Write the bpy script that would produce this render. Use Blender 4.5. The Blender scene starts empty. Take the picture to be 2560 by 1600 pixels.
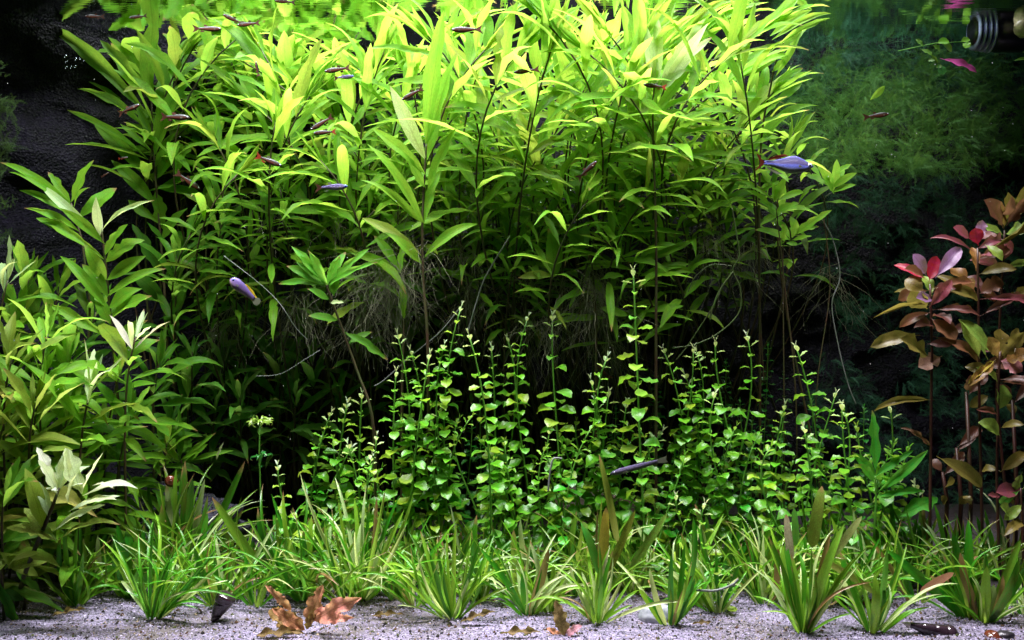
import bpy, math, random
import numpy as np
from mathutils import Vector, Matrix, noise
from math import sin, cos, pi, radians

random.seed(11); rng = np.random.default_rng(5)
S = bpy.context.scene
C = S.collection

# ------------------------------------------------------------------ camera
FP, CX, HY, CD, ZC = 2676.0, 1280.0, 760.0, 1.0, 0.314      # focal length in photo pixels, camera 1 m from the glass
cam = bpy.data.cameras.new('camera'); camo = bpy.data.objects.new('camera', cam); C.objects.link(camo)
camo.location = (0, -CD, ZC); camo.rotation_euler = (pi/2, 0, 0)
cam.sensor_width = 36; cam.lens = FP/2560*36; cam.shift_y = -40/2560; cam.clip_start = 0.02; cam.clip_end = 50
S.camera = camo
# ------------------------------------------------------------------ world, lamps, exposure
w = bpy.data.worlds.new('World'); S.world = w; w.use_nodes = True
w.node_tree.nodes['Background'].inputs[0].default_value = (0.25, 0.35, 0.8, 1)
w.node_tree.nodes['Background'].inputs[1].default_value = 0.012
S.view_settings.view_transform = 'Standard'; S.view_settings.look = 'None'
S.view_settings.exposure = 0.0; S.view_settings.gamma = 1
def lamp(name, loc, sx, sy, power, col, spread, tilt=(0, 0, 0)):
    l = bpy.data.lights.new(name, 'AREA'); l.shape = 'RECTANGLE'; l.size = sx; l.size_y = sy
    l.energy = power; l.color = col; l.spread = radians(spread)
    o = bpy.data.objects.new(name, l); C.objects.link(o); o.location = loc; o.rotation_euler = [radians(a) for a in tilt]
    return o
lamp('overhead_lamp', (0.04, 0.03, 0.87), 0.95, 0.05, 9.0, (0.95, 0.91, 1.0), 82, (0, 0, 0))
lamp('overhead_lamp', (0.0, 0.38, 0.80), 1.15, 0.08, 4.4, (0.95, 1.0, 1.0), 160)
lamp('overhead_lamp', (0.03, 0.28, 0.80), 0.70, 0.06, 5.0, (1.0, 0.99, 0.90), 140)
lamp('overhead_lamp', (-0.45, 0.03, 0.84), 0.35, 0.05, 3.8, (0.9, 0.95, 1.0), 130)  # added fill lamp, put in to brighten the left bank
S.cycles.max_bounces = 8; S.cycles.transparent_max_bounces = 12; S.cycles.use_denoising = True
S.cycles.diffuse_bounces = 4; S.cycles.sample_clamp_indirect = 4
ZS = ZC + 0.353                                                # water level

# ------------------------------------------------------------------ helpers
def at(px, py, Y):
    D = Y + CD
    return Vector(((px-CX)/FP*D, Y, ZC-(py-HY)/FP*D))
def sand_z(x, y):
    return 0.07*max(0, y)**1.2 + 0.004*noise.noise((x*9, y*9, 3.3)) + 0.0025*noise.noise((x*31, y*31, 1.3))
def on_sand(px, Y, dz=0.0):
    x = (px-CX)/FP*(Y+CD); return Vector((x, Y, sand_z(x, Y)+dz))
def tag(o, label=None, cat=None, group=None, kind=None):
    if label: o['label'] = label
    if cat: o['category'] = cat
    if group: o['group'] = group
    if kind: o['kind'] = kind
    return o
def empty(name, loc):
    o = bpy.data.objects.new(name, None); C.objects.link(o); o.location = loc; o.empty_display_size = 0.01
    return o
def link(name, me, parent=None, M=None, mat=None, color=None):
    """M is a world matrix; parents are empties or meshes with a pure translation"""
    o = bpy.data.objects.new(name, me); C.objects.link(o)
    if parent is not None:
        o.parent = parent; p = world_loc(parent)
        M = Matrix.Translation(-p) @ (M if M is not None else Matrix())
    if M is not None: o.matrix_basis = M
    if mat is not None and not me.materials: me.materials.append(mat)
    if color is not None: o.color = color
    return o
def world_loc(o):
    v = Vector(o.location)
    while o.parent is not None:
        o = o.parent; v = v + Vector(o.location)
    return v
def mesh(name, verts, faces, mat=None, smooth=True, uv=None):
    me = bpy.data.meshes.new(name); me.from_pydata([tuple(v) for v in verts], [], faces)
    if uv is not None:
        l = me.uv_layers.new(name='UVMap'); idx = np.empty(len(me.loops), dtype=np.int64)
        me.loops.foreach_get('vertex_index', idx)
        l.data.foreach_set('uv', np.asarray(uv, dtype=np.float32)[idx].ravel())
    if smooth: me.polygons.foreach_set('use_smooth', [True]*len(me.polygons))
    if mat: me.materials.append(mat)
    me.update(); return me
class Acc:
    def __init__(s): s.v = []; s.f = []; s.uv = []
    def tube(s, pts, rads, n=6, cap=True):
        pts = [Vector(p) for p in pts]; b = len(s.v); m = len(pts)
        if not hasattr(rads, '__len__'): rads = [rads]*m
        ref = Vector((0.31, 0.2, 0.93))
        for i, p in enumerate(pts):
            d = (pts[min(i+1, m-1)]-pts[max(i-1, 0)]).normalized()
            a = d.cross(ref)
            if a.length < 0.05: a = d.cross(Vector((1, 0, 0)))
            a.normalize(); c = d.cross(a)
            for k in range(n):
                t = 2*pi*k/n; s.v.append(p+(a*cos(t)+c*sin(t))*rads[i]); s.uv.append((i/(m-1), k/n))
        for i in range(m-1):
            for k in range(n):
                k2 = (k+1) % n; s.f.append((b+i*n+k, b+i*n+k2, b+(i+1)*n+k2, b+(i+1)*n+k))
        if cap:
            s.f.append(tuple(b+k for k in range(n))[::-1]); s.f.append(tuple(b+(m-1)*n+k for k in range(n)))
    def me(s, name, mat=None, smooth=True): return mesh(name, s.v, s.f, mat, smooth, s.uv)
def bez(a, b, c, d, n):
    out = []
    for i in range(n+1):
        t = i/n; out.append(a*(1-t)**3+b*3*t*(1-t)**2+c*3*t*t*(1-t)+d*t**3)
    return out

# ------------------------------------------------------------------ materials
class NT:
    def __init__(s, name):
        s.m = bpy.data.materials.new(name); s.m.use_nodes = True; s.t = s.m.node_tree; s.t.nodes.clear()
        s.out = s.n('ShaderNodeOutputMaterial')
    def n(s, typ, **kw):
        nd = s.t.nodes.new(typ)
        for k, v in kw.items():
            if k in ('i',):
                for kk, vv in v.items():
                    if isinstance(vv, bpy.types.NodeSocket): s.t.links.new(vv, nd.inputs[kk])
                    else: nd.inputs[kk].default_value = vv
            else: setattr(nd, k, v)
        return nd
    def math(s, op, a, b=0.0, c=0.0, clamp=False):
        return s.n('ShaderNodeMath', operation=op, use_clamp=clamp, i={0: a, 1: b, 2: c}).outputs[0]
    def mix(s, f, a, b, mode='MIX'):
        nd = s.n('ShaderNodeMix', data_type='RGBA', blend_type=mode)
        for k, v in ((0, f), (6, a), (7, b)):
            if isinstance(v, bpy.types.NodeSocket): s.t.links.new(v, nd.inputs[k])
            else: nd.inputs[k].default_value = v if k == 0 or len(v) == 4 else (*v, 1)
        return nd.outputs[2]
    def noise(s, vec, scale, detail=3, rough=0.55):
        return s.n('ShaderNodeTexNoise', i={'Vector': vec, 'Scale': scale, 'Detail': detail, 'Roughness': rough}).outputs[0]
    def ramp(s, f, stops):
        nd = s.n('ShaderNodeValToRGB', i={0: f}); cr = nd.color_ramp
        while len(cr.elements) < len(stops): cr.elements.new(0.5)
        for e, (p, c) in zip(cr.elements, stops): e.position = p; e.color = (*c, 1) if len(c) == 3 else c
        return nd.outputs[0]
    def rng(s, v, a, b, c=0.0, d=1.0):
        return s.n('ShaderNodeMapRange', i={0: v, 1: a, 2: b, 3: c, 4: d}).outputs[0]
    def vmap(s, vec, scale):
        return s.n('ShaderNodeMapping', i={'Vector': vec, 'Scale': scale}).outputs[0]
    def fin(s, sh): s.t.links.new(sh, s.out.inputs[0]); return s.m

def leaf_material(name, trans=0.5, rough=0.42, veins=1.0, lateral=16, spec=0.4, bump=0.25, tipbrown=True):
    N = NT(name)
    oi = N.n('ShaderNodeObjectInfo'); tc = N.n('ShaderNodeTexCoord'); uv = tc.outputs['UV']
    sep = N.n('ShaderNodeSeparateXYZ', i={0: uv}); u, v = sep.outputs[0], sep.outputs[1]
    seed = N.n('ShaderNodeVectorMath', operation='MULTIPLY', i={0: (37, 17, 23), 1: oi.outputs['Random']})
    pos = N.n('ShaderNodeVectorMath', operation='ADD', i={0: N.vmap(uv, (3, 1, 1)), 1: seed.outputs[0]}).outputs[0]
    d = N.math('ABSOLUTE', N.math('SUBTRACT', v, 0.5))                       # 0 at the midrib
    big = N.noise(pos, 2.2, 3); fine = N.noise(pos, 14, 4, 0.65)
    col = oi.outputs['Color']
    hs = N.n('ShaderNodeHueSaturation', i={'Hue': N.rng(big, 0.3, 0.7, 0.485, 0.515), 'Saturation': 1.0,
              'Value': N.rng(fine, 0.3, 0.7, 0.78, 1.2), 'Color': col}).outputs[0]
    mid = N.rng(d, 0.012, 0.045, 0.55, 0.0)                                  # midrib line
    lat = N.math('SINE', N.math('ADD', N.math('MULTIPLY', u, lateral*6.28), N.math('MULTIPLY', d, -lateral*3.2)))
    latm = N.rng(lat, 0.80, 1.0, 0.0, 0.28)
    vm = N.math('MULTIPLY', N.math('MAXIMUM', mid, latm), veins, clamp=True)
    c1 = N.mix(vm, hs, N.mix(0.5, hs, (0.02, 0.06, 0.01), 'MULTIPLY'))
    dmg = oi.outputs['Alpha']                                                # 0 sound .. 1 spotted with algae, per leaf
    spots = N.math('MULTIPLY', N.rng(fine, 0.60, 0.52, 0, 1), N.rng(big, 0.66, 0.45, 0, 1))
    sp = N.math('MULTIPLY', spots, dmg, clamp=True)
    c2 = N.mix(N.math('MULTIPLY', sp, 0.75), c1, (0.085, 0.07, 0.012))
    if tipbrown:
        tb = N.math('MULTIPLY', N.rng(N.math('ADD', u, N.math('MULTIPLY', fine, 0.2)), 0.98, 1.08, 0, 1), N.rng(oi.outputs['Random'], 0.62, 0.75, 0, 1), clamp=True)
        c2 = N.mix(tb, c2, (0.30, 0.15, 0.07))
    h = N.math('ADD', N.math('MULTIPLY', vm, -1.0), N.math('MULTIPLY', fine, 0.8))
    bp = N.n('ShaderNodeBump', i={'Strength': bump, 'Distance': 0.0006, 'Height': h}).outputs[0]
    p = N.n('ShaderNodeBsdfPrincipled', i={'Base Color': c2, 'Roughness': rough, 'Specular IOR Level': spec, 'Normal': bp})
    tcol = N.n('ShaderNodeGamma', i={0: c2, 1: 0.62}).outputs[0]
    tcol = N.mix(1.0, tcol, (1.0, 0.98, 0.55), 'MULTIPLY')
    tr = N.n('ShaderNodeBsdfTranslucent', i={'Color': tcol, 'Normal': bp})
    return N.fin(N.n('ShaderNodeMixShader', i={0: trans, 1: p.outputs[0], 2: tr.outputs[0]}).outputs[0])

M_willow = leaf_material('willow_leaf_tissue', 0.60, 0.48, 1.0, 13, 0.16)
M_round = leaf_material('round_leaf_tissue', 0.42, 0.34, 0.55, 6, 0.5, tipbrown=False)
M_grass = leaf_material('grass_blade_tissue', 0.40, 0.28, 0.5, 0.5, 0.5, tipbrown=True)
M_red = leaf_material('red_leaf_tissue', 0.38, 0.40, 1.0, 8, 0.5, tipbrown=False)

def plain(name, col, rough=0.5, spec=0.4, col2=None, scale=200, bump=0.0, trans=0.0, metal=0.0, emit=None):
    N = NT(name); tc = N.n('ShaderNodeTexCoord').outputs['Object']
    nz = N.noise(tc, scale, 4, 0.6)
    c = N.mix(N.rng(nz, 0.35, 0.65), col, col2 if col2 else tuple(x*0.6 for x in col))
    kw = {'Base Color': c, 'Roughness': rough, 'Specular IOR Level': spec, 'Metallic': metal}
    if bump: kw['Normal'] = N.n('ShaderNodeBump', i={'Strength': bump, 'Distance': 0.001, 'Height': nz}).outputs[0]
    p = N.n('ShaderNodeBsdfPrincipled', i=kw).outputs[0]
    if trans:
        t = N.n('ShaderNodeBsdfTranslucent', i={'Color': c}).outputs[0]
        p = N.n('ShaderNodeMixShader', i={0: trans, 1: p, 2: t}).outputs[0]
    return N.fin(p)
M_stem = plain('brown_stem_skin', (0.05, 0.026, 0.014), 0.5, 0.3, (0.035, 0.05, 0.012), 60)
M_gstem = plain('green_stem_skin', (0.09, 0.30, 0.03), 0.4, 0.4, (0.14, 0.34, 0.04), 90, trans=0.3)
M_rstem = plain('red_stem_skin', (0.06, 0.014, 0.012), 0.45, 0.4, (0.035, 0.02, 0.008), 60)
M_dim = plain('dull_runner_skin', (0.05, 0.10, 0.02), 0.5, 0.3, (0.04, 0.05, 0.015), 60)
M_root = plain('root_hair', (0.30, 0.29, 0.20), 0.6, 0.2, (0.14, 0.17, 0.08), 40, trans=0.35)
M_tendril = plain('pale_tendril', (0.20, 0.20, 0.20), 0.5, 0.3, (0.10, 0.13, 0.09), 60)

# ------------------------------------------------------------------ the setting
def rock_material(name, dark, light, scale, veins=None):
    N = NT(name); tc = N.n('ShaderNodeTexCoord').outputs['Object']
    a = N.noise(tc, scale, 8, 0.62); b = N.noise(tc, scale*7, 6, 0.7); c = N.noise(N.vmap(tc, (1, 1, 2.6)), scale*2.4, 5, 0.6)
    f = N.math('ADD', N.math('MULTIPLY', a, 0.5), N.math('MULTIPLY', b, 0.5))
    col = N.mix(N.rng(f, 0.40, 0.64), dark, light)
    if veins: col = N.mix(N.rng(c, 0.56, 0.66, 0, 0.6), col, veins)
    vo = N.n('ShaderNodeTexVoronoi', i={'Vector': tc, 'Scale': scale*9}).outputs[0]
    h = N.math('ADD', f, N.math('MULTIPLY', vo, 0.35))
    bp = N.n('ShaderNodeBump', i={'Strength': 0.9, 'Distance': 0.010, 'Height': h}).outputs[0]
    return N.fin(N.n('ShaderNodeBsdfPrincipled', i={'Base Color': col, 'Roughness': N.rng(b, 0.3, 0.7, 0.28, 0.7), 'Specular IOR Level': 0.25, 'Normal': bp}).outputs[0])
M_wall = rock_material('dark_background_rock', (0.0002, 0.0002, 0.0008), (0.016, 0.012, 0.028), 34, (0.002, 0.004, 0.004))
M_boulder = rock_material('grey_boulder_stone', (0.004, 0.004, 0.008), (0.075, 0.07, 0.10), 24, (0.03, 0.045, 0.02))

def wall_y(x, z):
    """depth of the moulded rock background"""
    y = 0.53
    n1 = noise.fractal((x*5, z*7, 0.3), 0.75, 2.2, 7); n2 = abs(noise.noise((x*9+3, z*14, 7.1)))
    y -= 0.035*n1 + 0.03*(1-n2)
    k = min(1, max(0, (-x-0.40)/0.26)); y -= 0.23*k*k*(3-2*k) * (0.8+0.3*noise.noise((x*7, z*7, 2)))
    g = math.exp(-((x+0.02)/0.22)**2-((z-0.36)/0.14)**2); y -= 0.03*g
    g2 = math.exp(-((x-0.72)/0.10)**2-((z-0.38)/0.12)**2); y -= 0.0*g2
    return y
nx, nz = 400, 200; V = []; F = []
for j in range(nz+1):
    for i in range(nx+1):
        x = -1.0+2.0*i/nx; z = -0.04+0.80*j/nz; V.append((x, wall_y(x, z), z))
for j in range(nz):
    for i in range(nx):
        a = j*(nx+1)+i; F.append((a, a+1, a+nx+2, a+nx+1))
tag(link('rock_background_wall', mesh('rock_background_wall', V, F, M_wall)), kind='structure')

# sand bed
N = NT('aquarium_sand'); tc = N.n('ShaderNodeTexCoord').outputs['Object']
vo = N.n('ShaderNodeTexVoronoi', i={'Vector': tc, 'Scale': 520.0})
cell = N.n('ShaderNodeSeparateXYZ', i={0: vo.outputs['Color']})
col = N.ramp(cell.outputs[0], [(0.0, (0.03, 0.03, 0.05)), (0.16, (0.12, 0.11, 0.13)), (0.34, (0.17, 0.15, 0.21)), (1.0, (0.34, 0.29, 0.42))])
dirt = N.noise(tc, 7.0, 5, 0.6)
col = N.mix(N.rng(dirt, 0.46, 0.62, 0.0, 0.8), col, (0.07, 0.055, 0.03))
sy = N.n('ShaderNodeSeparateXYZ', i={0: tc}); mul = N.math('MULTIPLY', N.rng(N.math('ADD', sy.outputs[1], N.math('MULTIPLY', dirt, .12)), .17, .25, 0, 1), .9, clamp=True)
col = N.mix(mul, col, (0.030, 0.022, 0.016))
hh = N.math('ADD', N.math('MULTIPLY', N.math('SUBTRACT', 1.0, vo.outputs[0]), 1.0), N.noise(tc, 90, 3))
bp = N.n('ShaderNodeBump', i={'Strength': 0.8, 'Distance': 0.0015, 'Height': hh}).outputs[0]
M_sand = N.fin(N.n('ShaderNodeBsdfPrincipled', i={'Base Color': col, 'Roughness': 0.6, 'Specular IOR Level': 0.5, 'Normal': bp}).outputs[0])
nx, ny = 240, 90; V = []; F = []
for j in range(ny+1):
    for i in range(nx+1):
        x = -0.95+1.9*i/nx; y = -0.06+0.66*j/ny; V.append((x, y, sand_z(x, y)))
for j in range(ny):
    for i in range(nx):
        a = j*(nx+1)+i; F.append((a, a+1, a+nx+2, a+nx+1))
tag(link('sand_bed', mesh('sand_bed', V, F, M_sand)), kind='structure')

# loose grains on the sand
def grain_cloud(name, n, mat, pal, seed, ymax=0.30, r0=0.0006, r1=0.0013):
    r = np.random.default_rng(seed)
    oct_ = np.array([(1, 0, 0), (-1, 0, 0), (0, 1, 0), (0, -1, 0), (0, 0, 1), (0, 0, -1)], float)
    fc = np.array([(0, 2, 4), (2, 1, 4), (1, 3, 4), (3, 0, 4), (2, 0, 5), (1, 2, 5), (3, 1, 5), (0, 3, 5)])
    y = ymax*.55*r.random(n)**1.3-0.02; x = (r.random(n)*2-1)*(0.50+0.5*(y+0.02)); rad = r0+(r1-r0)*r.random(n)**2
    z = np.array([sand_z(a, b) for a, b in zip(x, y)])+rad*0.35
    sc = rad[:, None]*(0.6+0.7*r.random((n, 3)))
    th = r.random(n)*pi; ca, sa = np.cos(th)[:, None], np.sin(th)[:, None]
    v = oct_[None]*sc[:, None, :]+r.normal(0, 0.1, (n, 6, 3))*rad[:, None, None]
    v = np.stack([v[..., 0]*ca-v[..., 1]*sa, v[..., 0]*sa+v[..., 1]*ca, v[..., 2]], -1)
    v += np.stack([x, y, z], -1)[:, None, :]
    f = (fc[None]+6*np.arange(n)[:, None, None]).reshape(-1, 3)
    me = mesh(name, v.reshape(-1, 3).tolist(), f.tolist(), None, False)
    for m_ in mat: me.materials.append(m_)
    mi = np.repeat(r.choice(len(mat), n, p=pal), 8); me.polygons.foreach_set('material_index', mi.astype(np.int32))
    o = link(name, me); return o
GM = [plain('pale_grain', (0.44, 0.38, 0.54), 0.35, 0.6, (0.27, 0.24, 0.33), 900), plain('grey_grain', (0.24, 0.23, 0.27), 0.45, 0.5), plain('black_grain', (0.03, 0.03, 0.04), 0.3, 0.6), plain('tan_grain', (0.45, 0.34, 0.22), 0.45, 0.5)]
tag(grain_cloud('sand_grains', 26000, GM, [0.56, 0.22, 0.17, 0.05], 3), kind='stuff')
DM = [plain('brown_debris', (0.10, 0.055, 0.025), .7, .2), plain('olive_debris', (0.07, 0.08, 0.02), .7, .2), plain('dark_debris', (0.02, 0.016, 0.012), .7, .2)]
tag(grain_cloud('plant_debris', 2600, DM, [.4, .3, .3], 9, ymax=.34, r0=.0006, r1=.0021), kind='stuff')

# water surface seen from below: total reflection at grazing view, clear when steep
N = NT('water_surface'); tc = N.n('ShaderNodeTexCoord').outputs['Object']; geo = N.n('ShaderNodeNewGeometry')
wv = N.math('ADD', N.noise(N.vmap(tc, (9, 85, 1)), 1.0, 3, 0.6), N.math('MULTIPLY', N.noise(N.vmap(tc, (4, 17, 1)), 1.0, 2, 0.5), 1.6))
bp = N.n('ShaderNodeBump', i={'Strength': 1.0, 'Distance': 0.00035, 'Height': wv}).outputs[0]
cosv = N.math('ABSOLUTE', N.n('ShaderNodeVectorMath', operation='DOT_PRODUCT', i={0: geo.outputs['Incoming'], 1: geo.outputs['True Normal']}).outputs['Value'])
fac = N.rng(cosv, 0.56, 0.68, 1.0, 0.03)
gl = N.n('ShaderNodeBsdfGlossy', i={'Color': (0.93, 0.97, 0.95, 1), 'Roughness': 0.03, 'Normal': bp}).outputs[0]
tp = N.n('ShaderNodeBsdfTransparent', i={'Color': (1, 1, 1, 1)}).outputs[0]
M_water = N.fin(N.n('ShaderNodeMixShader', i={0: fac, 1: tp, 2: gl}).outputs[0])
tag(link('water_surface', mesh('water_surface', [(-1, 0, ZS), (1, 0, ZS), (1, 0.60, ZS), (-1, 0.60, ZS)], [(0, 1, 2, 3)], M_water, False)), kind='structure')

# ------------------------------------------------------------------ leaf meshes (chord from 0 to 1 along X, width 1, bulge along Z)
def leaf_mesh(name, a, b, mat, bulge=0.1, skew=0.5, fold=0.10, wave=0.0, twist=0.0, petiole=0.0, torn=0, seed=0, ns=10, nv=5, sway=0.0, wl=None):
    if wl is None: wl = {'willow_leaf': .2, 'round_leaf': .32, 'grass_blade': .05, 'red_leaf': .36, 'dead_leaf': .3}[name]
    r = random.Random(seed); tm = a/(a+b); mx = tm**a*(1-tm)**b; V = []; U = []; F = []
    ph = r.random()*6
    for i in range(ns+1):
        t = i/ns; tt = max(0, (t-petiole)/(1-petiole)); wd = (tt**a*(1-tt)**b)/mx if 0 < tt < 1 else 0.0
        wd = max(wd, 0.05 if t < 0.5 else 0.0)
        if i == ns: wd = 0.015
        zc = bulge*4*(t**(1+skew*0.0))*(1-t)*(1+skew*(t-0.5)*1.6); yc = sway*sin(t*pi)
        for k in range(nv):
            s = (k/(nv-1)-0.5)*2; e = 1.0
            if torn and abs(s) > 0.9 and r.random() < torn: e = r.uniform(0.45, 0.9)
            y = s*0.5*wd*e; z = fold*abs(s)*0.5*wd + wave*wd*0.5*sin(t*17+ph+(2.1 if s > 0 else 0))*abs(s)**2
            th = twist*(t-0.3); yy = y*cos(th)-z*sin(th)*0.4; z2 = (y*sin(th)*0.6+z*1.1)*wl
            V.append((t, yy+yc, zc+z2)); U.append((t, (s+1)/2))
    for i in range(ns):
        for k in range(nv-1):
            q = i*nv+k; F.append((q, q+1, q+nv+1, q+nv))
    return mesh(name, V, F, mat, True, U)
LW = {}   # willow leaves by bulge class
for c, bl in enumerate((0.01, 0.06, 0.12, 0.19, 0.27)):
    LW[c] = [leaf_mesh('willow_leaf', r_[0], r_[1], M_willow, bl*r_[2], r_[3], 0.28, r_[4], r_[5], 0.03, r_[6], seed=c*9+q, sway=r_[7])
             for q, r_ in enumerate([(0.75, 0.85, 1, .5, .10, .3, 0, .04), (0.9, 0.8, .8, -.3, .18, -.5, 0, -.06), (0.8, 1.0, 1.1, .9, .05, .8, 0, .0), (0.7, 0.9, 1, .3, .14, 0, .35, .1), (0.95, .95, .9, .7, .22, -.9, 0, -.1), (.8, .8, 1, 0, .1, .2, .6, .02)])]
LR = {}
for c, bl in enumerate((-0.12, 0.02, 0.14, 0.26)):
    LR[c] = [leaf_mesh('round_leaf', r_[0], r_[1], M_round, bl, r_[2], 0.5, r_[3], r_[4], 0.14, 0, seed=50+c*9+q, ns=8) for q, r_ in enumerate([(.72, .52, .5, .1, 0), (.8, .55, -.2, .3, .4), (.65, .48, .9, .2, -.5), (.85, .6, .3, .4, .2)])]
LG = {}
for c, bl in enumerate((0.02, 0.08, 0.15, 0.24, 0.33)):
    LG[c] = [leaf_mesh('grass_blade', r_[0], r_[1], M_grass, bl, r_[2], 0.35, r_[3], r_[4], 0, 0, seed=80+c*9+q, ns=12, sway=r_[5]) for q, r_ in enumerate([(.22, .38, .5, 0.02, .2, .02), (.3, .45, .9, .03, -.6, -.03), (.28, .35, .2, .04, 1.1, .04), (.4, .5, .7, .02, -.2, 0)])]
LD = {}
for c, bl in enumerate((-0.05, 0.06, 0.14, 0.22)):
    LD[c] = [leaf_mesh('red_leaf', r_[0], r_[1], M_red, bl, r_[2], 0.35, r_[3], r_[4], 0.1, r_[5], seed=120+c*9+q) for q, r_ in enumerate([(.75, .6, .5, .1, .2, 0), (.95, .7, .2, .2, -.4, 0), (.7, .65, .8, .3, .5, .4)])]

def frame(P0, P1, W, nrm):
    X = P1-P0; L = X.length; X = X/L
    Z = nrm-X*nrm.dot(X)
    if Z.length < 1e-3: Z = Vector((0, -1, 0.3)); Z -= X*Z.dot(X)
    Z.normalize(); Yv = Z.cross(X)
    return Matrix(((X.x*L, Yv.x*W, Z.x*L, P0.x), (X.y*L, Yv.y*W, Z.y*L, P0.y), (X.z*L, Yv.z*W, Z.z*L, P0.z), (0, 0, 0, 1)))
def vary(c, k=0.12, a=0.0, R=random):
    f = 1+R.uniform(-k, k); h = R.uniform(-k, k)*0.6
    return (max(0, c[0]*f*(1+h)), max(0, c[1]*f), max(0, c[2]*f*(1-h)), a)
UP = Vector((0, 0, 1)); TOCAM = Vector((0, -1, 0))

# ------------------------------------------------------------------ where things stand, in words
LANDMARKS = [('the blue fish with red tail', 1955, 412), ('the purple fish', 612, 730), ('the striped blue-eyed fish', 829, 468),
    ('the slim tube-shaped fish', 1598, 1166), ('the grey boulder', 420, 1260), ('the upright black snail', 553, 1515), ('the long black snail', 2330, 1570),
    ('the ruffled orange leaves', 780, 1530), ('the ribbed black pipe', 2470, 75), ('the pink floating leaf', 2395, 160),
    ('the tallest round-leaved stem', 1590, 760), ('the glare-whitened crown', 200, 1200), ('the small star-topped plant', 650, 1070),
    ('the crimson-topped red plants', 2400, 660), ('the brown round snail', 2490, 1580), ('the white pebble', 1640, 1530),
    ('the yellow dying blade', 1515, 1330), ('the big pale crown', 1650, 150), ('the blue surface bubbles', 165, 110),
    ('the arching stem loop', 1810, 700), ('the red-tailed dark fish', 1639, 216), ('the lower dead leaf tuft', 1400, 1550)]
_used = set()
DIRS = ['right of', 'above right of', 'above', 'above left of', 'left of', 'below left of', 'below', 'below right of']
def locate(px, py):
    c = sorted(LANDMARKS, key=lambda l: math.hypot(l[1]-px, l[2]-py))
    for q in range(len(c)):
        l = c[q]; d = math.hypot(l[1]-px, l[2]-py); k = int(round(math.atan2(l[2]-py, px-l[1])/(pi/4))) % 8
        if d > 900: break
        if q > 9: break
        dw = 'just ' if d < 110 else 'slightly ' if d < 230 else '' if d < 380 else 'well ' if d < 600 else 'far '
        s = dw+DIRS[k]+' '+l[0]
        if s not in _used and len(s.split()) < 10: _used.add(s); return s
    for q, q2 in ((i_, j_) for i_ in range(8) for j_ in range(i_+1, 12)):
        a, b = c[q], c[q2]
        s = 'between '+a[0]+' and '+b[0]
        if s not in _used and len(s.split()) < 12: _used.add(s); return s
    s = 'near '+c[0][0]; return s

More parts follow.
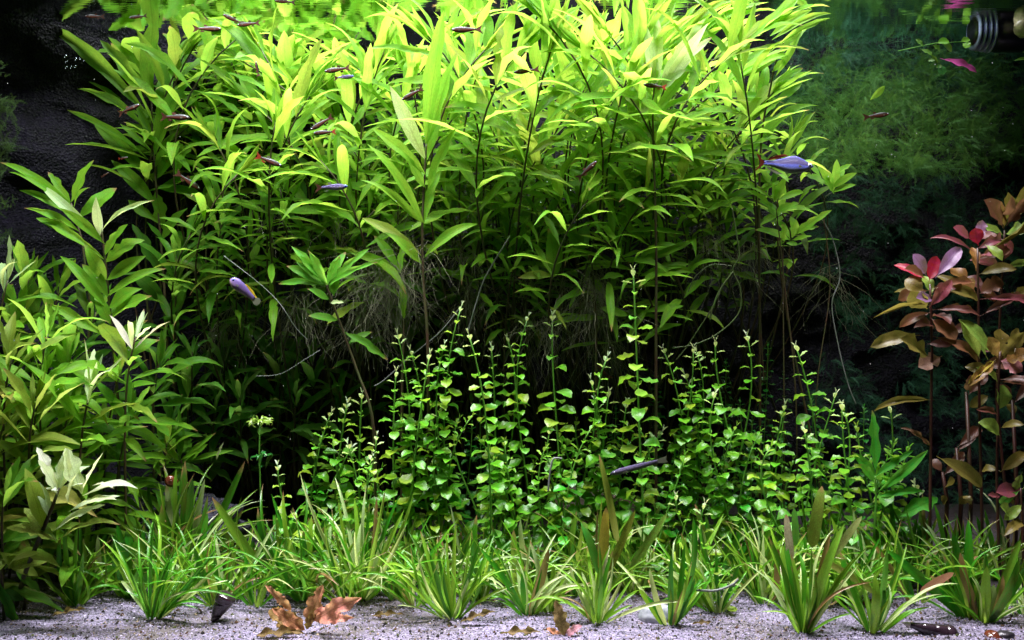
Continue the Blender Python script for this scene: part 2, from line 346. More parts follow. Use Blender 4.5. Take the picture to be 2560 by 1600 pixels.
# ------------------------------------------------------------------ willow-leaved stem plants
def pick(tab, c): return random.choice(tab[max(0, min(len(tab)-1, c))])
def willow(tip, Y, L, ext, look, col, base=None, Yb=None, lean=0.0, first=1.0, wr=(0.15, 0.22), pale=None, up=1.0, dmg=0.25, spread=1.0, roots=False, label=None, droop=1.0, bare=False):
    P = at(tip[0], tip[1], Y); Yb = Yb if Yb is not None else (random.uniform(.42, .49) if 430 < tip[0] < 1950 and Y > .15 else min(0.46, Y+random.uniform(0, .05)))
    bx_ = base if base is not None else tip[0]+random.uniform(-50, 50)
    B = on_sand(bx_, Yb)
    root = empty('willow_leaved_plant', B)
    tag(root, label or (look+' '+locate(tip[0], tip[1])), 'aquatic plant', 'willow-leaved stem plants')
    H = (P-B).length
    lv = Vector((lean*H, 0, 0))
    path = bez(B, B+(P-B)*0.35+Vector((random.uniform(-.02, .02), 0, 0)), P-UP*H*0.25-lv, P, 22)
    rad = 0.0013 if L > 0.05 else 0.0009
    a = Acc(); a.tube(path, [rad*1.3*(1-0.45*i/22) for i in range(23)], 6)
    link('stem', a.me('stem', M_stem if look.find('green stem') < 0 else M_gstem), root, Matrix.Translation((0, 0, 0)))
    cum = [0]
    for i in range(len(path)-1): cum.append(cum[-1]+(path[i+1]-path[i]).length)
    def on(d):      # distance from tip
        s = cum[-1]-d
        for i in range(len(path)-1):
            if cum[i+1] >= s:
                t = (s-cum[i])/(cum[i+1]-cum[i]); return path[i].lerp(path[i+1], t), (path[i+1]-path[i]).normalized()
        return path[-1], (path[-1]-path[-2]).normalized()
    d = 0.0; az = random.uniform(0, pi); k = 0; step = 0.003
    while d < min(ext, cum[-1]*0.95):
        p, ax = on(d)
        size = min(1.0, 0.40+0.22*k) if k < 4 else 1.0
        if d > ext*0.7: size *= 0.85
        el = min(1.45, radians([80, 68, 52, 40, 30, 22, 14, 8, 4][min(k, 8)])*up + (up-1)*.5 + random.uniform(-.22, .22))
        side = ax.cross(Vector((0, 1, 0.2))).normalized(); oth = ax.cross(side)
        m = 3 if (k in (1, 2) and random.random() < 0.5) else 2
        for q in range(m):
            if k > 3 and random.random() < 0.12: continue
            t = az+q*2*pi/m+random.uniform(-.25, .25)
            out = side*cos(t)+oth*sin(t)
            Ln = L*size*random.uniform(0.72, 1.18); e = el+random.uniform(-.2, .2)
            dr = out*cos(e)+ax*sin(e)
            bc = 0 if k < 2 else min(4, int(1+random.random()*3*droop))
            if k >= 2: dr = (dr-UP*0.16*bc*0.5).normalized()
            q1 = p+dr*Ln
            if q1.z > ZS-0.004: q1.z = ZS-0.004-random.random()*0.006
            W = Ln*random.uniform(*wr)
            nrm = UP*0.75-out*0.15+TOCAM*random.uniform(0.1, 0.7)
            if k < 2: nrm = -out+TOCAM*0.4
            cc = col
            if pale is not None and k < 3: cc = pale; W *= .72
            dm = random.random()*dmg*(1.6 if d > ext*0.5 else 0.5)
            if random.random() < 0.11: cc = (cc[0]*1.3, cc[1]*0.85, cc[2]*1.2)
            link('leaf', pick(LW, bc), root, frame(p+out*rad, q1, W, nrm), color=vary(cc, 0.14, min(1, dm)))
        az += pi/2+random.uniform(-.2, .2); k += 1
        step = min(step*1.75, 0.0175*(L/0.07)**0.5)
        d += step*random.uniform(0.7, 1.35)*first
    if roots: root_tuft(root, on(min(ext, cum[-1]*0.9))[0] if roots is True else roots, 46)
    return root
def root_tuft(parent, P, n, length=0.085, spread=0.045):
    a = Acc()
    for i in range(n):
        q = P+Vector((random.uniform(-1, 1)*0.012, random.uniform(-1, 1)*0.01, random.uniform(-.01, .02))); d = Vector((random.uniform(-1, 1), random.uniform(-.6, .6), random.uniform(-1.6, -.1))).normalized()
        pts = [q.copy()]; ll = length*random.uniform(.4, 1.2); 
        for s in range(9):
            d = (d+Vector((random.uniform(-1, 1), random.uniform(-1, 1), random.uniform(-1, .5)))*0.35).normalized(); q = q+d*ll/9; pts.append(q.copy())
        a.tube(pts, [0.00022*(1-0.6*k/9) for k in range(10)], 3, False)
    o = link('root_hairs', a.me('root_hairs', M_root), parent); tag(o, kind='stuff'); return o
def traced(root, leaves, Y, col, tab=LW, name='leaf', spreadY=0.02, nf=None, dmg=0.15):
    """leaves: (x0,y0,x1,y1,width px,bulge class[,colour[,damage]])"""
    for l in leaves:
        dy = random.uniform(-1, 1)*spreadY
        P0 = at(l[0], l[1], Y); P1 = at(l[2], l[3], Y+dy)
        W = l[4]/FP*(Y+CD); nrm = (UP*0.55+TOCAM*1.0 if nf is None else nf)+Vector((random.uniform(-.3, .3), 0, 0))
        if l[5] < 0: nrm = -UP*0.6+TOCAM*0.6
        c = l[6] if len(l) > 6 and l[6] else col
        link(name, pick(tab, abs(l[5])), root, frame(P0, P1, W, nrm), color=vary(c, 0.1, l[7] if len(l) > 7 else random.random()*dmg))

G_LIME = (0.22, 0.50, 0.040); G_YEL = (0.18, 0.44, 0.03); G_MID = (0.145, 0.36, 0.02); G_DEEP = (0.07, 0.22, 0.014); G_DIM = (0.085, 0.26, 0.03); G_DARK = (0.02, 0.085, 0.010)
G_SILV = (0.52, 0.68, 0.36); G_PALE = (0.50, 0.68, 0.30); WHITE = (0.66, 0.78, 0.52); OLIVE = (0.24, 0.36, 0.05)

# hero: tall plant at left
B = on_sand(420, 0.36); h1 = empty('willow_leaved_plant', B)
tag(h1, 'tall willow-leaved stem standing free against the dark rock, leaf tip touching the water surface', 'aquatic plant', 'willow-leaved stem plants')
pts = [B, at(425, 1000, .36), at(410, 700, .36), at(392, 480, .36), at(384, 380, .36), at(380, 300, .36), at(378, 240, .36)]
a = Acc(); a.tube(pts, [.0019, .0018, .0017, .0015, .0014, .0012, .001], 6); link('stem', a.me('stem', M_stem), h1)
traced(h1, [(376, 250, 388, 25, 50, 0), (371, 288, 118, 66, 36, 2), (374, 245, 250, 100, 40, 1), (366, 322, 193, 222, 26, 3), (370, 398, 168, 275, 17, 3), (380, 452, 232, 302, 34, 2), (392, 515, 278, 400, 34, 1), (384, 392, 478, 206, 48, 2),
   (394, 445, 452, 362, 44, 1), (388, 282, 462, 225, 28, 1), (390, 478, 412, 575, 46, -1), (392, 470, 520, 500, 26, 2), (384, 385, 300, 310, 20, 2), (400, 560, 320, 500, 30, 2), (402, 600, 470, 520, 30, 2), (408, 690, 330, 560, 34, 1, G_DEEP),
   (410, 700, 500, 600, 30, 2, G_DEEP), (412, 760, 330, 680, 36, 2, G_DEEP), (415, 800, 480, 700, 34, 1, G_DEEP), (386, 420, 440, 330, 30, 1), (384, 350, 340, 250, 22, 1)], 0.36, G_MID)
# hero: left plant with a white young leaf
B = on_sand(300, 0.20); h2 = empty('willow_leaved_plant', B)
tag(h2, 'willow-leaved stem crowned by one white young leaf, left of the tall free-standing stem', 'aquatic plant', 'willow-leaved stem plants')
pts = [B, at(295, 1000, .2), at(275, 780, .2), at(264, 660, .19), at(256, 590, .19), at(250, 560, .19)]
a = Acc(); a.tube(pts, [.0018, .0018, .0016, .0014, .0012, .001], 6); link('stem', a.me('stem', M_stem), h2)
traced(h2, [(250, 590, 240, 492, 30, 0, WHITE), (256, 585, 238, 500, 18, 1, WHITE), (256, 575, 388, 500, 15, 2, G_PALE), (245, 590, 100, 462, 24, 2, G_PALE), (262, 610, 150, 520, 26, 2), (262, 650, 92, 545, 30, 2), (264, 655, 362, 600, 40, 2), (262, 640, 320, 560, 30, 1),
   (266, 700, 210, 610, 34, 2), (268, 700, 365, 640, 36, 1), (268, 740, 415, 672, 24, 2), (270, 742, 205, 660, 36, 2), (272, 770, 355, 722, 40, 2), (272, 775, 150, 640, 26, 3), (276, 800, 380, 740, 42, 2), (276, 810, 235, 735, 30, 2), (285, 870, 370, 800, 38, 2), (282, 850, 120, 760, 34, 2), (290, 900, 400, 850, 40, 2)], 0.19, G_MID)
B = on_sand(205, 0.21); h3 = empty('willow_leaved_plant', B)
tag(h3, 'five-leaved willow crown pointing left in front of the black rock wall', 'aquatic plant', 'willow-leaved stem plants')
pts = [B, at(215, 1000, .21), at(225, 760, .21), at(205, 600, .21), at(178, 508, .21)]
a = Acc(); a.tube(pts, [.0018, .0016, .0014, .0012, .001], 6); link('stem', a.me('stem', M_stem), h3)
traced(h3, [(176, 508, 0, 406, 22, 2), (177, 510, 22, 430, 20, 2), (176, 505, 120, 430, 26, 1), (178, 505, 235, 400, 42, 1), (190, 540, 48, 476, 22, 2), (196, 545, 292, 470, 46, 1), (200, 580, 60, 520, 22, 3), (205, 600, 90, 545, 24, 2), (184, 520, 225, 468, 14, 2)], 0.21, G_MID)
# hero: pale crown at lower left, lamp glare painted into its white leaves
B = on_sand(40, 0.10); h4 = empty('willow_leaved_plant', B)
tag(h4, 'pale glare-whitened willow crown with a leaning brown stem over the sand at lower left', 'aquatic plant', 'willow-leaved stem plants')
pts = [B, at(60, 1440, .06), at(105, 1330, .03), at(130, 1270, .03), at(148, 1220, .03)]
a = Acc(); a.tube(pts, [.0026, .0024, .0022, .0018, .0012], 7); link('stem', a.me('stem', M_stem), h4)
traced(h4, [(146, 1225, 92, 1118, 32, 1, (0.80, 0.88, 0.70)), (148, 1222, 175, 1125, 50, 1, (0.62, 0.76, 0.46)), (150, 1222, 170, 1120, 42, 0, (0.80, 0.88, 0.70)), (205, 1235, 163, 1120, 52, 1, (0.62, 0.76, 0.46)), (208, 1220, 259, 1130, 42, 0, (0.80, 0.88, 0.70)), (150, 1225, 226, 1165, 37, 2, (0.62, 0.76, 0.46)),
   (205, 1240, 345, 1222, 32, 2, (0.80, 0.88, 0.70)), (200, 1262, 292, 1250, 25, 2, (0.62, 0.76, 0.46)), (132, 1330, 262, 1262, 42, 1, (0.62, 0.76, 0.46)), (170, 1280, 300, 1240, 30, 1, (0.62, 0.76, 0.46)), (146, 1240, 95, 1150, 42, 1, (0.62, 0.76, 0.46)), (170, 1260, 195, 1180, 47, 1, (0.62, 0.76, 0.46)), (125, 1300, 90, 1200, 27, 1, (0.62, 0.76, 0.46)), (110, 1320, 62, 1170, 45, 1, OLIVE),
   (120, 1350, 60, 1270, 45, 1, OLIVE, .5), (140, 1350, 15, 1320, 57, 2, OLIVE, .6), (142, 1355, 300, 1312, 37, 2, OLIVE, .9), (100, 1380, 20, 1420, 37, 2, OLIVE), (115, 1220, 145, 1226, 17, 0, (0.80, 0.88, 0.70)), (160, 1215, 210, 1210, 22, 1, (0.80, 0.88, 0.70)), (230, 1215, 285, 1222, 17, 2, (0.80, 0.88, 0.70))], 0.03, (0.62, 0.76, 0.46), spreadY=0.02, nf=UP*1.3+TOCAM*.45)

B = on_sand(10, .06); e = empty('willow_leaved_plant', B); tag(e, 'dark green willow leaves drooping to the sand in the lower left corner', 'aquatic plant', 'willow-leaved stem plants')
a = Acc(); a.tube([B, at(5, 1440, .06), at(-10, 1360, .06)], .0016, 6); link('stem', a.me('stem', M_stem), e)
traced(e, [(-10, 1440, 50, 1568, 30, 2, (.05, .26, .02)), (0, 1380, 95, 1440, 34, 2, OLIVE), (0, 1400, 60, 1340, 34, 1), (20, 1420, 130, 1400, 28, 2, OLIVE, .6), (5, 1360, 80, 1300, 36, 1), (-5, 1480, 60, 1500, 26, 2, G_DARK), (10, 1350, 130, 1330, 30, 2), (40, 1430, 100, 1480, 22, 2)], .06, G_DEEP)

# the rest of the left bank
for (x, y, Y, L, ext, look, col, pale, up_) in [
    (75, 690, .22, .075, .20, 'willow stem with one broad upright leaf', G_MID, None, 1), (150, 720, .24, .07, .2, 'mid green willow stem', G_MID, None, 1),
    (120, 835, .13, .082, .22, 'fresh green willow stem leaning right', G_YEL, G_LIME, .9), (340, 842, .14, .075, .2, 'willow stem with thin silvery top leaves', G_MID, G_SILV, .8),
    (230, 965, .11, .078, .2, 'willow stem with a white upright top leaf', G_MID, G_SILV, .9), (20, 700, .17, .08, .2, 'willow stem with a white tip at the glass edge', G_MID, G_PALE, .9),
    (30, 900, .10, .085, .18, 'olive willow stem with worn leaves', OLIVE, None, 1), (90, 1010, .09, .08, .2, 'spotted olive willow stem', OLIVE, None, 1),
    (10, 1060, .10, .085, .2, 'yellow-olive willow stem cut by the picture edge', OLIVE, None, 1), (300, 930, .18, .075, .2, 'green willow stem spreading right', G_MID, None, .8),
    (330, 1030, .16, .075, .18, 'broad dark green willow stem', G_DEEP, None, .8), (180, 880, .18, .08, .2, 'deep green willow stem', G_DEEP, None, 1),
    (240, 780, .23, .075, .2, 'deep green willow stem', G_DEEP, None, 1), (40, 800, .2, .08, .25, 'leafy green willow stem', G_MID, None, 1),
    (50, 1130, .13, .08, .15, 'dull green willow stem', OLIVE, None, .9), (170, 1040, .17, .08, .2, 'broad-leaved green willow stem', G_MID, None, .9),
    (420, 1100, .25, .06, .08, 'small dim willow shoot', G_MID, None, .8), (15, 1230, .05, .08, .12, 'dark low willow stem', G_DEEP, None, .8), (400, 900, .24, .07, .15, 'shaded willow stem', G_DEEP, None, .9),
    (100, 760, .26, .075, .2, 'shaded willow stem', G_DEEP, None, 1), (260, 1080, .19, .075, .15, 'shaded low willow stem', G_MID, None, .8), (110, 940, .12, .08, .18, 'bright willow stem', G_YEL, None, .85)]:
    willow((x, y), Y, L, ext, look, col, pale=pale, up=up_, lean=0.08, dmg=0.5 if col == OLIVE else 0.3, base=x-30)

# canopy
for (x, y, Y, L, ext, look, col, pale) in [
    (520, 70, .30, .085, .22, 'broad-leaved green willow stem', G_MID, None), (600, 90, .26, .08, .22, 'bright willow stem', G_YEL, None), (650, 120, .22, .08, .22, 'brown-stemmed willow plant', G_YEL, None),
    (560, 160, .34, .08, .2, 'willow stem', G_MID, None), (465, 130, .30, .085, .2, 'willow stem touching the surface', G_MID, None), (735, 70, .36, .08, .2, 'yellow-green willow stem', G_LIME, None),
    (775, 240, .2, .08, .2, 'star-shaped bright willow crown', G_LIME, G_LIME), (830, 110, .36, .075, .2, 'willow stem', G_YEL, None), (620, 250, .24, .075, .24, 'willow stem', G_MID, None),
    (520, 330, .26, .075, .2, 'shaded willow stem', G_MID, None), (690, 300, .23, .075, .22, 'willow stem', G_MID, None), (800, 400, .22, .075, .2, 'willow stem', G_MID, None), (600, 430, .24, .07, .2, 'willow stem', G_MID, None),
    (700, 470, .28, .065, .15, 'willow stem', G_MID, None), (560, 530, .3, .065, .15, 'dim willow stem', G_DEEP, None), (480, 580, .28, .065, .15, 'dim willow stem', G_DEEP, None),
    (880, 370, .3, .06, .16, 'narrow-leaved willow stem', G_MID, None), (660, 560, .3, .055, .12, 'dim willow stem', G_MID, None), (830, 560, .3, .05, .12, 'small willow stem', G_MID, None),
    (925, 200, .3, .075, .2, 'willow stem', G_LIME, G_LIME), (965, 120, .34, .075, .2, 'willow stem', G_LIME, None), (1020, 170, .3, .08, .2, 'upright willow stem', G_LIME, None),
    (1070, 90, .36, .08, .2, 'glowing willow stem', G_LIME, None), (1130, 50, .30, .085, .22, 'glowing willow stem', G_LIME, None), (1180, 130, .34, .08, .2, 'yellow-green willow stem', G_LIME, None),
    (1250, 60, .28, .085, .22, 'glowing willow stem', G_LIME, None), (1310, 110, .33, .08, .2, 'willow stem', G_LIME, None), (1350, 40, .24, .08, .26, 'dark-stemmed willow plant', G_YEL, None),
    (1410, 80, .3, .085, .2, 'glowing willow stem', G_LIME, None), (1455, 120, .26, .08, .2, 'willow stem', G_LIME, None), (1200, 270, .26, .075, .2, 'willow stem', G_YEL, None), (1260, 340, .28, .07, .2, 'willow stem', G_MID, None),
    (1130, 300, .28, .075, .2, 'willow stem', G_YEL, None), (1420, 310, .24, .075, .2, 'willow stem with tan-tipped leaves', G_YEL, None), (1510, 60, .32, .085, .2, 'glowing willow stem', G_LIME, None), (1560, 30, .36, .08, .2, 'glowing willow stem', G_LIME, None),
    (1485, 210, .24, .08, .2, 'willow stem', G_LIME, None), (1560, 160, .3, .08, .2, 'willow stem', G_LIME, None), (1610, 90, .34, .08, .2, 'glowing willow stem', G_LIME, None),
    (1710, 90, .34, .08, .2, 'glowing willow stem', G_LIME, None), (1770, 60, .3, .08, .2, 'glowing willow stem', G_LIME, None), (1745, 200, .26, .078, .2, 'willow stem', G_LIME, None),
    (1810, 130, .3, .078, .2, 'willow stem', G_LIME, None), (1855, 190, .27, .075, .2, 'willow stem', G_LIME, None), (1900, 80, .32, .08, .16, 'willow stem reaching right', G_YEL, None), (1880, 300, .28, .07, .14, 'willow stem', G_LIME, None),
    (1935, 230, .28, .07, .14, 'willow stem leaning right', G_LIME, None), (1985, 330, .27, .06, .1, 'small bright willow crown', G_LIME, G_LIME), (1700, 330, .28, .075, .18, 'willow stem', G_MID, None), (1560, 350, .26, .08, .2, 'willow stem', G_MID, None), (1620, 400, .3, .075, .2, 'willow stem', G_MID, None),
    (1470, 500, .17, .062, .16, 'star-shaped willow rosette', G_MID, G_YEL), (1640, 470, .19, .07, .22, 'broad-leaved willow crown', G_MID, G_LIME), (1370, 540, .26, .07, .14, 'shaded willow stem', G_DEEP, None),
    (1510, 600, .2, .062, .12, 'narrow-leaved willow stem', G_MID, None), (1600, 590, .22, .07, .14, 'arching willow stem', G_MID, None), (1300, 610, .26, .06, .12, 'dim willow stem', G_DEEP, None), (1200, 540, .28, .06, .1, 'dim willow stem', G_MID, None),
    (1100, 470, .27, .065, .14, 'willow stem', G_MID, None), (1000, 430, .28, .065, .14, 'willow stem', G_MID, None), (945, 520, .28, .06, .12, 'willow stem', G_MID, None), (1330, 420, .25, .075, .16, 'shaded willow stem', G_MID, None), (1780, 420, .3, .065, .12, 'willow stem', G_MID, None),
    (1500, 420, .24, .075, .14, 'willow stem', G_MID, None), (1420, 190, .36, .08, .2, 'willow stem', G_YEL, None), (1290, 220, .36, .08, .2, 'willow stem', G_YEL, None), (1660, 250, .36, .08, .2, 'willow stem', G_LIME, None), (1090, 200, .38, .08, .2, 'willow stem', G_LIME, None),
    (880, 40, .40, .07, .1, 'willow stem under the surface', G_MID, None), (700, 150, .40, .08, .2, 'willow stem', G_YEL, None), (790, 160, .42, .07, .15, 'willow stem', G_MID, None), (1380, 30, .42, .08, .15, 'willow stem', G_LIME, None), (1480, 30, .42, .08, .15, 'willow stem', G_LIME, None),
    (1220, 20, .42, .08, .15, 'willow stem', G_LIME, None), (1660, 40, .42, .08, .15, 'willow stem', G_LIME, None), (1840, 40, .40, .08, .15, 'willow stem', G_YEL, None), (590, 40, .40, .08, .15, 'willow stem', G_MID, None)]:
    dim = (0.0 if y > 350 else 0.0)
    zmax = ZS-0.012; P = at(x, y, Y)
    if P.z > zmax:            # keep the tip under water at its own depth
        y = HY-(zmax-ZC)*FP/(Y+CD)
    hi = y < 300
    if x < 900 and hi: Y += .05
    elif y < 125: Y = min(Y, random.uniform(.15, .27)); y = max(y, HY-(ZS-.012-ZC)*FP/(Y+CD)+random.uniform(0, 60))
    willow((x, y), Y, L*(1.2 if hi else 1.05), ext, look, col, pale=pale, lean=random.uniform(-.35, .35)+(0.15 if x > 1800 else 0), dmg=0.35, roots=(y > 380 and random.random() < 0.6),
           up=random.uniform(1.05, 1.5) if hi else random.uniform(.9, 1.2), droop=.6 if hi else 1.0, wr=(0.14, 0.22) if hi and x < 900 else (0.12, 0.19) if hi else (0.11, 0.17), base=x+random.uniform(-120, 120))

for i in range(90):
    x = random.uniform(560, 1880); y = random.uniform(140, 560); Y = random.uniform(.30, .44)
    zmax = ZS-0.02
    if at(x, y, Y).z > zmax: y = HY-(zmax-ZC)*FP/(Y+CD)
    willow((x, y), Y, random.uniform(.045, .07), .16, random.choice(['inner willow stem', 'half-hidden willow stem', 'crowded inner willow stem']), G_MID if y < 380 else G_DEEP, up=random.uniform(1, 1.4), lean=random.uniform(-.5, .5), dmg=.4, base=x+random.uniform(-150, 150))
for (x, y, ln) in [(300, 150, .1), (420, 170, .11), (520, 160, .11), (640, 175, .12), (740, 185, .11), (850, 190, .11), (930, 160, .09)]:
    willow((x, y), .44, ln, .10, 'back-row surface-mirrored willow stem', G_MID if x < 500 else G_YEL, up=random.uniform(.8, 1.1), lean=random.uniform(-.4, .4), wr=(.2, .28))

# hero crowns in the canopy
def crown(label, stem, Y, leaves, col, mat=None, r=0.0013, spread=0.02, roots=None, dmg=0.15):
    B = on_sand(stem[0][0], Y+0.03 if Y < .4 else Y); e = empty('willow_leaved_plant', B)
    tag(e, label, 'aquatic plant', 'willow-leaved stem plants')
    pts = [B]+[at(p[0], p[1], Y) for p in stem]; a = Acc(); n = len(pts)
    # smooth the polyline
    q = []
    for i in range(n-1):
        for s in range(5):
            t = s/5; p0 = pts[max(0, i-1)]; p1 = pts[i]; p2 = pts[i+1]; p3 = pts[min(n-1, i+2)]
            q.append(0.5*((2*p1)+(p2-p0)*t+(2*p0-5*p1+4*p2-p3)*t*t+(-p0+3*p1-3*p2+p3)*t**3))
    q.append(pts[-1]); a.tube(q, [r*(1.4-0.7*i/len(q)) for i in range(len(q))], 6)
    link('stem', a.me('stem', mat or M_stem), e); traced(e, leaves, Y, col, spreadY=spread, dmg=dmg)
    if roots: root_tuft(e, at(roots[0], roots[1], Y), roots[2], roots[3])
    return e
crown('willow stem with very long upright leaves above a straight brown stalk', [(1070, 900), (1058, 700), (1056, 560), (1062, 430), (1066, 360)], .17,
   [(1066, 365, 1110, 25, 46, 1), (1066, 365, 1148, 120, 34, 1), (1064, 400, 975, 215, 36, 1, G_PALE, .4), (1068, 400, 1085, 205, 42, 0), (1066, 440, 930, 320, 28, 2), (1064, 470, 1010, 380, 24, 1), (1068, 480, 1140, 320, 30, 1), (1060, 560, 918, 360, 26, 2), (1060, 560, 1105, 420, 30, 1), (1058, 560, 900, 450, 24, 2),
    (1062, 640, 1195, 560, 26, 3), (1054, 640, 905, 545, 26, 2, OLIVE), (1056, 660, 960, 580, 26, 2)], G_YEL, roots=(1050, 640, 30, .06))
crown('bright star rosette of narrow green leaves with bare curved stem below', [(935, 1080), (890, 920), (840, 780), (822, 730), (815, 712)], .16,
   [(815, 715, 728, 615, 26, 2), (818, 712, 770, 625, 24, 2), (818, 712, 865, 630, 28, 1), (822, 712, 945, 655, 20, 1), (812, 715, 696, 710, 18, 2), (812, 712, 716, 665, 28, 1), (820, 710, 750, 640, 22, 1), (825, 715, 925, 620, 24, 1), (812, 705, 780, 640, 24, 0), (820, 705, 850, 640, 30, 0), (822, 748, 768, 722, 22, 1), (826, 758, 860, 757, 14, 1, G_PALE),
    (815, 700, 740, 655, 20, 2), (835, 740, 850, 660, 32, 1, G_DEEP), (845, 800, 770, 790, 24, 1, G_DEEP), (860, 830, 970, 900, 26, 1, G_DEEP), (870, 860, 930, 830, 20, 1, G_DEEP)], (0.11, 0.36, 0.03))
crown('big pale silver-white upright crown shining near the surface', [(1640, 900), (1640, 600), (1632, 300), (1636, 215)], .18,
   [(1636, 225, 1609, 45, 26, 0, WHITE), (1640, 220, 1637, 20, 30, 1, G_PALE), (1650, 220, 1765, 45, 34, 1, G_PALE), (1655, 225, 1770, 58, 30, 1, WHITE), (1660, 222, 1782, 92, 30, 1, WHITE), (1650, 225, 1715, 175, 36, 1, G_PALE), (1630, 230, 1632, 120, 26, 0, G_LIME), (1626, 300, 1725, 175, 24, 1, G_LIME), (1660, 215, 1740, 120, 26, 1, G_PALE), (1630, 240, 1570, 130, 24, 1, G_LIME), (1640, 300, 1550, 230, 34, 1, OLIVE)], G_PALE)
crown('small willow crown below the blue fish, three stems of pale green leaves', [(1990, 1000), (1960, 700), (1945, 560), (1940, 520)], .22,
   [(1935, 505, 1965, 445, 22, 1, G_LIME), (1940, 495, 1958, 448, 26, 0, G_LIME), (1930, 500, 1842, 450, 20, 2), (1925, 508, 1865, 475, 18, 1), (1940, 525, 1895, 502, 16, 1), (1945, 500, 2010, 482, 18, 2), (1940, 530, 1998, 508, 24, 1), (1945, 540, 1920, 515, 18, 1), (1938, 500, 1930, 456, 30, 0)], G_YEL, r=.0007)
crown('small willow crown lowest of the free-hanging crowns at right', [(1960, 1000), (1958, 760), (1958, 620), (1968, 605)], .23,
   [(1985, 590, 2080, 525, 24, 1), (1980, 595, 1990, 548, 22, 0, G_LIME), (1975, 600, 1885, 575, 22, 2), (1960, 605, 1955, 560, 20, 1), (1985, 585, 2048, 566, 14, 1), (1965, 608, 1995, 610, 14, 1), (1975, 598, 1940, 545, 18, 1), (1980, 600, 2030, 590, 14, 1), (1990, 580, 1975, 540, 22, 1)], G_YEL, r=.0007)
crown('willow crown of short bright leaves right of the blue fish', [(2040, 1000), (2075, 720), (2058, 520), (2082, 480)], .22,
   [(2082, 480, 2092, 398, 22, 0, G_LIME), (2050, 440, 2012, 402, 18, 1), (2080, 445, 2130, 410, 16, 2), (2080, 470, 2142, 432, 20, 1), (2082, 480, 2140, 462, 16, 1), (2075, 465, 2040, 405, 20, 1), (2070, 465, 2012, 436, 18, 1), (2086, 460, 2110, 420, 20, 1), (2078, 470, 2060, 420, 24, 0, G_LIME), (2085, 485, 2060, 450, 20, 1)], G_YEL, r=.0006)
crown('willow leaf spray reaching furthest right under the surface', [(1900, 900), (1900, 400), (1930, 200), (1950, 120)], .27,
   [(1930, 100, 2078, 34, 18, 2, G_LIME), (1925, 130, 2075, 45, 18, 2, G_LIME), (1930, 150, 2030, 60, 22, 1, G_LIME), (1940, 190, 2005, 75, 18, 1), (1930, 180, 1978, 140, 20, 1), (1935, 210, 2008, 170, 22, 1), (1935, 260, 2005, 208, 24, 1), (1925, 90, 2030, 25, 24, 1, G_LIME)], G_YEL)
crown('willow stem hanging one long limp leaf above the round-leaved stems', [(1005, 1000), (1010, 800), (1002, 690)], .24, [(1006, 700, 1010, 797, 26, -1), (1000, 680, 875, 632, 26, 1), (998, 675, 935, 590, 24, 2), (1000, 685, 1010, 600, 20, 1)], G_MID, roots=(985, 690, 90, .10))
crown('willow clump with wide grey-green leaves and a beard of roots', [(1490, 1000), (1490, 800), (1478, 640), (1470, 560)], .21,
   [(1470, 560, 1440, 640, 40, 1, G_DEEP), (1470, 620, 1400, 560, 40, 1, G_DEEP), (1390, 690, 1295, 695, 24, 1, OLIVE), (1390, 690, 1370, 570, 46, 1, G_DEEP), (1480, 700, 1510, 735, 26, 1), (1600, 640, 1690, 610, 22, 2), (1590, 660, 1730, 605, 26, 1), (1600, 690, 1740, 685, 24, 2), (1600, 690, 1725, 660, 24, 2), (1610, 780, 1710, 765, 20, 1), (1500, 770, 1570, 790, 24, 2), (1500, 700, 1560, 690, 22, 2)], G_MID, roots=(1490, 700, 110, .10))

# dim plants in the shade behind
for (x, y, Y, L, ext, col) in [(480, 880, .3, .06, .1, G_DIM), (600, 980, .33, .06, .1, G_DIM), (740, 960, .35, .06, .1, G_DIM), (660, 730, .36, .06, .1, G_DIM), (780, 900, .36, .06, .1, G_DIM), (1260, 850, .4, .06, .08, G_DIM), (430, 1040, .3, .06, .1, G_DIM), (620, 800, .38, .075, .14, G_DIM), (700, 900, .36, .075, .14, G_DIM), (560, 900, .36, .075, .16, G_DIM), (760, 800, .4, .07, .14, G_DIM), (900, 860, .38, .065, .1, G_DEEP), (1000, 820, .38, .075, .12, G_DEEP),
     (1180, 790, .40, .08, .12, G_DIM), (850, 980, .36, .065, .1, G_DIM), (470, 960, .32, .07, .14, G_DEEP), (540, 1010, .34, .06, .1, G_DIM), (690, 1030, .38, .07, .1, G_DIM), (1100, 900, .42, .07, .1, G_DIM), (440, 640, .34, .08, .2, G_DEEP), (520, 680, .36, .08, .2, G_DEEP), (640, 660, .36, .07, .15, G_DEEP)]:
    willow((x, y), Y, L, ext, 'shadowy dark green willow stem', col, dmg=.2)

